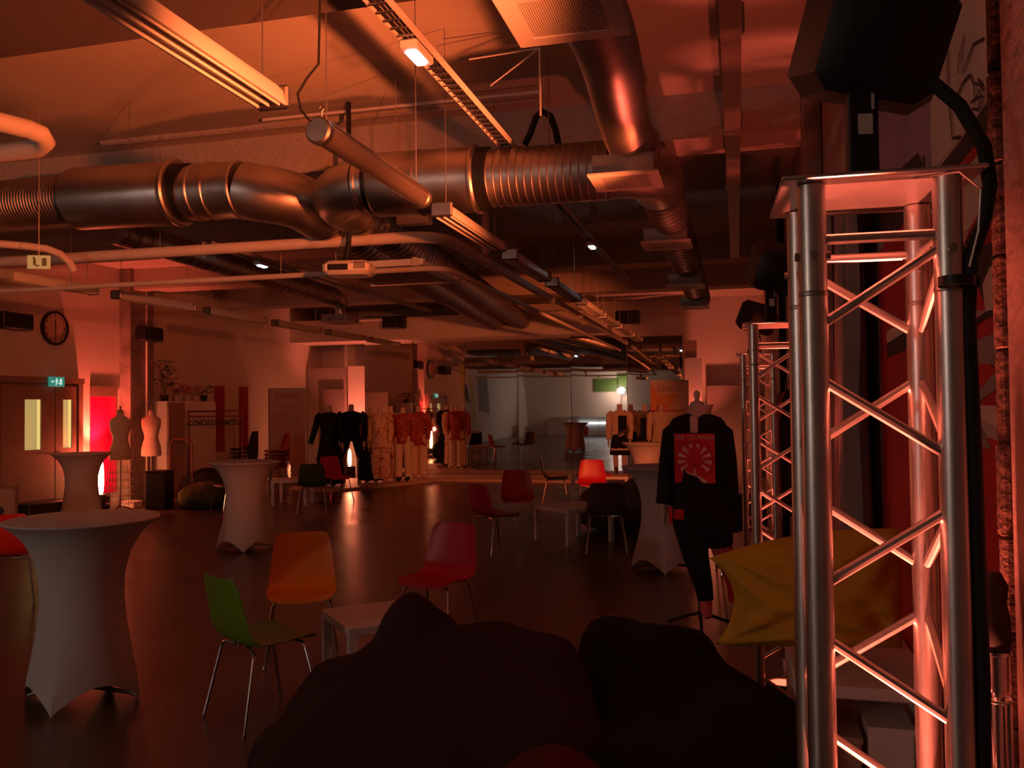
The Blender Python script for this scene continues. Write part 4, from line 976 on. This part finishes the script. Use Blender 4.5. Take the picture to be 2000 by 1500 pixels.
obj('collar', MB().loft([ring(1.60, .10, .085, 0, -.01, 24), ring(1.66, .085, .075, .02, .0, 24), ring(1.70, .095, .07, .035, .01, 24), ring(1.70, .085, .06, .035, .01, 24), ring(1.62, .08, .068, .02, .0, 24)], caps=False), 'palepr', t)
obj('shirt_placket', MB().box((-.005, -.128, 1.55), (.06, .02, .13), bev=.006), 'palepr', t)
pr = obj('chest_print', MB().box((0, -.156, 1.30), (.30, .012, .37), bev=.002), 'redtag', t)
link('lettering', text_mesh('LIRE TES MAINS', .043, Matrix.Translation((0, -.1635, 1.455)) @ FRONT), M['palepr'], pr)
b = MB()
for k in range(13):
    a = PI/2+2*PI*(k+.5)/13
    r0, r1, da = (.095, .125, .12) if k in (0, 12) else (.06, .128, .13)
    if k in (5, 7): continue
    b.add([(r0*math.cos(a-da*.6), -.1632, 1.285+r0*math.sin(a-da*.6)), (r1*math.cos(a-da), -.1632, 1.285+r1*math.sin(a-da)), (r1*math.cos(a+da), -.1632, 1.285+r1*math.sin(a+da)), (r0*math.cos(a+da*.6), -.1632, 1.285+r0*math.sin(a+da*.6))], [(0, 1, 2, 3)])
obj('ray_print', b, 'palepr', pr)
b = MB()
b.loft([[(r*math.cos(2*PI*k/40), -.1634, 1.285+r*math.sin(2*PI*k/40)) for k in range(40)] for r in (.133, .139)], caps=False)
for k in range(9):
    b.tube([(-.02+.012*k, -.1636, 1.27-.03*math.sin(k*.5)), (-.012+.012*k, -.1636, 1.268-.03*math.sin(k*.5+.4))], .0035, 5)
obj('ring_print', b, mat('deep_red_print', (.28, .008, .014), .8), pr)
obj('splash_print', MB().add([(-.10, -.1638, 1.115), (-.075, -.1638, 1.225), (-.06, -.1638, 1.19), (.02, -.1638, 1.16), (.06, -.1638, 1.115)], [(0, 1, 2), (0, 2, 3), (0, 3, 4)]), 'cloth_black', pr)
obj('splash_edge', MB().add([(-.072, -.1637, 1.225), (-.055, -.1637, 1.20), (.06, -.1637, 1.155), (.10, -.1637, 1.12), (.06, -.1637, 1.12), (-.06, -.1637, 1.185)], [(0, 1, 2, 5), (2, 3, 4, 5)]), 'palepr', pr)
obj('trouser_leg', MB().tube([(-.06, 0, .97), (-.07, 0, .86), (-.03, 0, .55), (.03, -.02, .32), (.045, -.03, .22)], [.15, .15, .10, .07, .06], 16), 'cloth_black', t)
obj('trouser_leg', MB().tube([(.08, 0, .97), (.11, 0, .86), (.14, .02, .72), (.155, .03, .63)], [.14, .14, .115, .095], 16), 'cloth_black', t)
obj('cuff', MB().tube([(.155, .035, .645), (.18, .04, .55), (.195, .05, .47)], [.085, .078, .068], 14), 'bandana', t)
obj('lower_leg', MB().tube([(.19, .05, .49), (.235, .08, .32), (.24, .09, .2)], [.05, .045, .04], 12), 'redtag', t)
obj('cuff', MB().tube([(.045, -.03, .235), (.05, -.05, .15), (.07, -.07, .1)], [.05, .045, .03], 12), 'bandana', t)
obj('pocket_tag', MB().box((-.12, -.17, .88), (.075, .012, .075), rz=.2).box((-.185, -.165, .87), (.03, .01, .13)), 'redtag', t)
obj('pole', MB().lathe([(.016, .08), (.016, .9)], 12), 'black', t)
obj('pole_collar', MB().lathe([(.022, .5), (.022, .56)], 12), 'galv2', t)
for k in range(3):
    a = R(-80+120*k); obj('foot', MB().tube([(0, 0, .12), (.1*math.cos(a), .1*math.sin(a), .085), (.28*math.cos(a), .28*math.sin(a), .012)], .012, 8), 'black', t)

# ---------------------------------------------------------------- uplights by the walls (glowing)
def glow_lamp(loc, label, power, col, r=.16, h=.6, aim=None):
    t = thing('uplight', label, 'uplight', loc, 0, 'floor uplights with emissive highlights')
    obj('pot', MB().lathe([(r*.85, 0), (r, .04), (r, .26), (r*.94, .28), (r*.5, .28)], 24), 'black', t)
    obj('highlight_glow', MB().lathe([(.025, .28), (.04, .33), (.048, .28+h*.3), (.044, .28+h*.7), (.028, .28+h*.93), (.008, .28+h)], 18), 'glow', t)  # emissive capsule in place of the uplight's reflected highlight, not a lamp part
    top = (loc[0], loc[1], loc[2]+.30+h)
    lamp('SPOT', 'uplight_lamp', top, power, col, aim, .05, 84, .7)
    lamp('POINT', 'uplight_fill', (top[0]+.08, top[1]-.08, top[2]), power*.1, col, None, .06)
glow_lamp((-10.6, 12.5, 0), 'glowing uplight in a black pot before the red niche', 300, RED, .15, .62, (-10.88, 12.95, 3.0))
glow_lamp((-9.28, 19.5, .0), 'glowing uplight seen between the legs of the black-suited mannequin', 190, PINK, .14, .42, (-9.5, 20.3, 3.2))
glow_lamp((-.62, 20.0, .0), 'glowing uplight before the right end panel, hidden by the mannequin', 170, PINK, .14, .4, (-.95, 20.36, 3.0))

# ---------------------------------------------------------------- left wall furniture
t = thing('tall_cabinet', 'tall pale cabinet against the left wall under the plants', 'cabinet', (XL+.27, 14.78, 0), R(90))
obj('carcass', MB().box((0, .02, .94), (1.55, .48, 1.88), bev=.006), 'white', t)
for k in range(3): obj('door', MB().box((-.51+.51*k, -.235, .94), (.5, .025, 1.82), bev=.003), 'card' if k == 0 else 'white', t)
def plant(x, y, z, label, h, seed, potm, leafm, n=26):
    t = thing('potted_plant', label, 'plant', (x, y, z), 0, 'plants on the tall cabinet')
    obj('pot', MB().lathe([(.05, 0), (.075, .10), (.08, .12), (.07, .12), (.06, .10)], 16), potm, t)
    rnd = random.Random(seed); b = MB(); st = MB()
    for k in range(5):
        a = rnd.uniform(0, 6.28); st.tube([(0, 0, .08), (.04*math.cos(a), .04*math.sin(a), h*.5), (.09*math.cos(a), .09*math.sin(a), h*rnd.uniform(.75, 1))], .005, 5)
    for k in range(n):
        a = rnd.uniform(0, 6.28); f = rnd.uniform(.3, 1); rr = .16*math.sin(f*PI*.9)+.02; L = rnd.uniform(.06, .12)
        c = Vector((rr*math.cos(a), rr*math.sin(a), .1+h*f*.95)); d = Vector((math.cos(a), math.sin(a), rnd.uniform(-.3, .6))).normalized(); sd = d.cross(Vector((0, 0, 1))).normalized()*L*.4
        b.add([c, c+d*L*.5+sd, c+d*L, c+d*L*.5-sd, c+d*L*.5+Vector((0, 0, .012))], [(0, 1, 4), (1, 2, 4), (2, 3, 4), (3, 0, 4)])
    obj('stem', st, 'leaf', t); lo = obj('foliage', b, leafm, t); lo['kind'] = 'stuff'
plant(XL+.3, 14.2, 1.88, 'tall dark-leaved plant at the left end of the cabinet', .72, 1, 'darkpot', 'leaf', 60)
plant(XL+.3, 14.58, 1.88, 'pale flowers in a white vase second on the cabinet', .28, 2, 'pot', 'petal', 30)
plant(XL+.3, 14.9, 1.88, 'pale pot of reddish flowers third on the cabinet', .2, 3, 'pot', 'redtag', 26)
plant(XL+.3, 15.16, 1.88, 'low pale pot of flowers fourth on the cabinet', .2, 4, 'pot', 'petal', 22)
plant(XL+.3, 15.45, 1.88, 'small spiky plant in a black pot at the right end of the cabinet', .22, 5, 'darkpot', 'leaf', 20)
# clothes rack with hangers
RX, RY, RA = -9.86, 14.75, 14.7
t = thing('clothes_rack', 'dark metal clothes rack before the tall cabinet', 'clothes rack', (RX, RY, 0), R(RA))
for s in (-.52, .52):
    obj('upright', MB().tube([(s, 0, .06), (s, 0, 1.68)], .016, 8), 'wrack', t)
    obj('foot', MB().tube([(s, -.22, .03), (s, 0, .06), (s, .22, .03)], .014, 8), 'wrack', t)
obj('top_bar', MB().tube([(-.54, 0, 1.68), (.54, 0, 1.68)], .016, 8), 'wrack', t); obj('hanging_bar', MB().tube([(-.52, 0, 1.58), (.52, 0, 1.58)], .012, 8), 'wrack', t)
Rm = Matrix.Rotation(R(RA), 4, 'Z')
hm = MB().tube([(0, 0, 0), (0, 0, .05), (0, .012, .07), (0, 0, .085), (0, -.012, .078)], .004, 6).tube([(0, 0, 0), (0, .2, -.075), (0, .19, -.09), (0, -.19, -.09), (0, -.2, -.075), (0, 0, 0)], .008, 6).mesh('hanger')
for k in range(12):
    p = Rm @ Vector((-.45+.075*k, 0, 0))
    o = link('clothes_hanger', hm, M['black'], None, (RX+p.x, RY+p.y, 1.51), (0, 0, R(RA+((-20)+k*7 if k > 9 else 5*((k*7) % 5-2)))))
    tag(o, 'empty black clothes hanger, ' + ('leftmost', 'second from left', 'third from left', 'fourth from left', 'fifth from left', 'sixth from left', 'sixth from right', 'fifth from right', 'fourth from right', 'third from right', 'second from right', 'rightmost')[k] + ' of those on the rack', 'hanger', 'black hangers on the clothes rack')
t = thing('hand_trolley', 'small arched metal trolley left of the clothes rack', 'trolley', (-9.78, 13.57, 0), R(14.7))
obj('frame', MB().tube([(-.2, 0, .1), (-.2, 0, 1.08), (-.17, 0, 1.15), (-.1, 0, 1.18), (.1, 0, 1.18), (.17, 0, 1.15), (.2, 0, 1.08), (.2, 0, .1)], .015, 8), 'wrack', t)
obj('base', MB().box((0, -.15, .1), (.46, .4, .03), bev=.005), 'wrack', t)
for s in (-.19, .19):
    for yy in (.02, -.3): obj('wheel', MB().lathe([(.05, -.012), (.05, .012)], 14, Matrix.Translation((s, yy, .05)) @ Matrix.Rotation(PI/2, 4, 'Y')), 'rubber', t)
t = thing('equipment_case', 'black equipment case right of the pink-lit dress form', 'case', (-9.75, 12.85, 0), R(10))
obj('body', MB().box((.05, .0, .33), (.36, .34, .64), bev=.015), 'black', t); obj('corner', MB().box((.05, -.0, .655), (.38, .36, .02)), 'rubber', t)
t = thing('equipment_case', 'long low black case on the floor below the double door', 'case', (-10.5, 11.1, 0), R(90))
obj('body', MB().box((0, 0, .16), (.9, .4, .3), bev=.02), 'black', t); obj('handle', MB().tube([(-.08, -.2, .22), (-.08, -.235, .22), (.08, -.235, .22), (.08, -.2, .22)], .008, 6), 'rubber', t)
t = thing('display_board', 'brown framed board with a dark round mark at the left edge', 'board', (-9.35, 9.1, 0), R(28))
obj('panel', MB().box((0, 0, .42), (.5, .03, .62), bev=.005), 'card', t); obj('round_mark', MB().lathe([(.06, .016), (.06, .02)], 18, Matrix.Translation((.06, 0, .42)) @ FRONT), 'darkpot', t)
obj('frame', MB().box((0, 0, .72), (.54, .04, .03)).box((0, 0, .115), (.54, .04, .03)).box((-.255, 0, .42), (.03, .04, .6)).box((.255, 0, .42), (.03, .04, .6)), 'wood', t)
for s in (-.2, .2): obj('leg', MB().box((s, .0, .05), (.04, .16, .1)), 'wood', t)

# ---------------------------------------------------------------- things behind the camera, seen in the mirrors
t = thing('counter_unit', 'long white counter with panels behind the camera, seen in the mirrors', 'counter', (-6.6, -3.6, 0))
for k in range(5): obj('front_panel', MB().box((-2.4+1.2*k, .3, .55), (1.17, .03, 1.06), bev=.004), 'white', t)
obj('worktop', MB().box((0, 0, 1.1), (6.1, .66, .04), bev=.004), 'white', t)
obj('carcass', MB().box((0, -.03, .54), (6.0, .6, 1.07)), 'card', t)
t = thing('light_strip', 'cold white light strip along the foot of the counter behind the camera', 'light', (-7.4, -3.2, .75))
obj('strip', MB().box((0, 0, 0), (1.9, .02, .03)), 'coldglow', t)
for i, (x, z, wd, h) in enumerate(((-7.0, 2.95, 1.1, .7), (-6.0, 3.1, 1.0, .85))):
    tag(obj('pin_board', MB().box((x, -3.97, z), (wd, .04, h), bev=.006), 'greenboard'), ('lower dark green pin board on the wall behind the camera', 'higher dark green pin board on the wall behind the camera')[i], 'board', 'green boards')
t = thing('work_lamp', 'bright cold work lamp on the counter behind the camera', 'lamp', (-6.2, -3.6, 1.12))
obj('stem', MB().tube([(0, 0, .01), (0, 0, 1.42)], .02, 8), 'black', t); obj('head', MB().box((0, -.02, 1.5), (.26, .1, .2), bev=.02), 'black', t); obj('lens', MB().box((0, .035, 1.5), (.2, .012, .14)), 'spotglow', t)
obj('base', MB().lathe([(.12, 0), (.12, .015), (.03, .03)], 16), 'black', t)
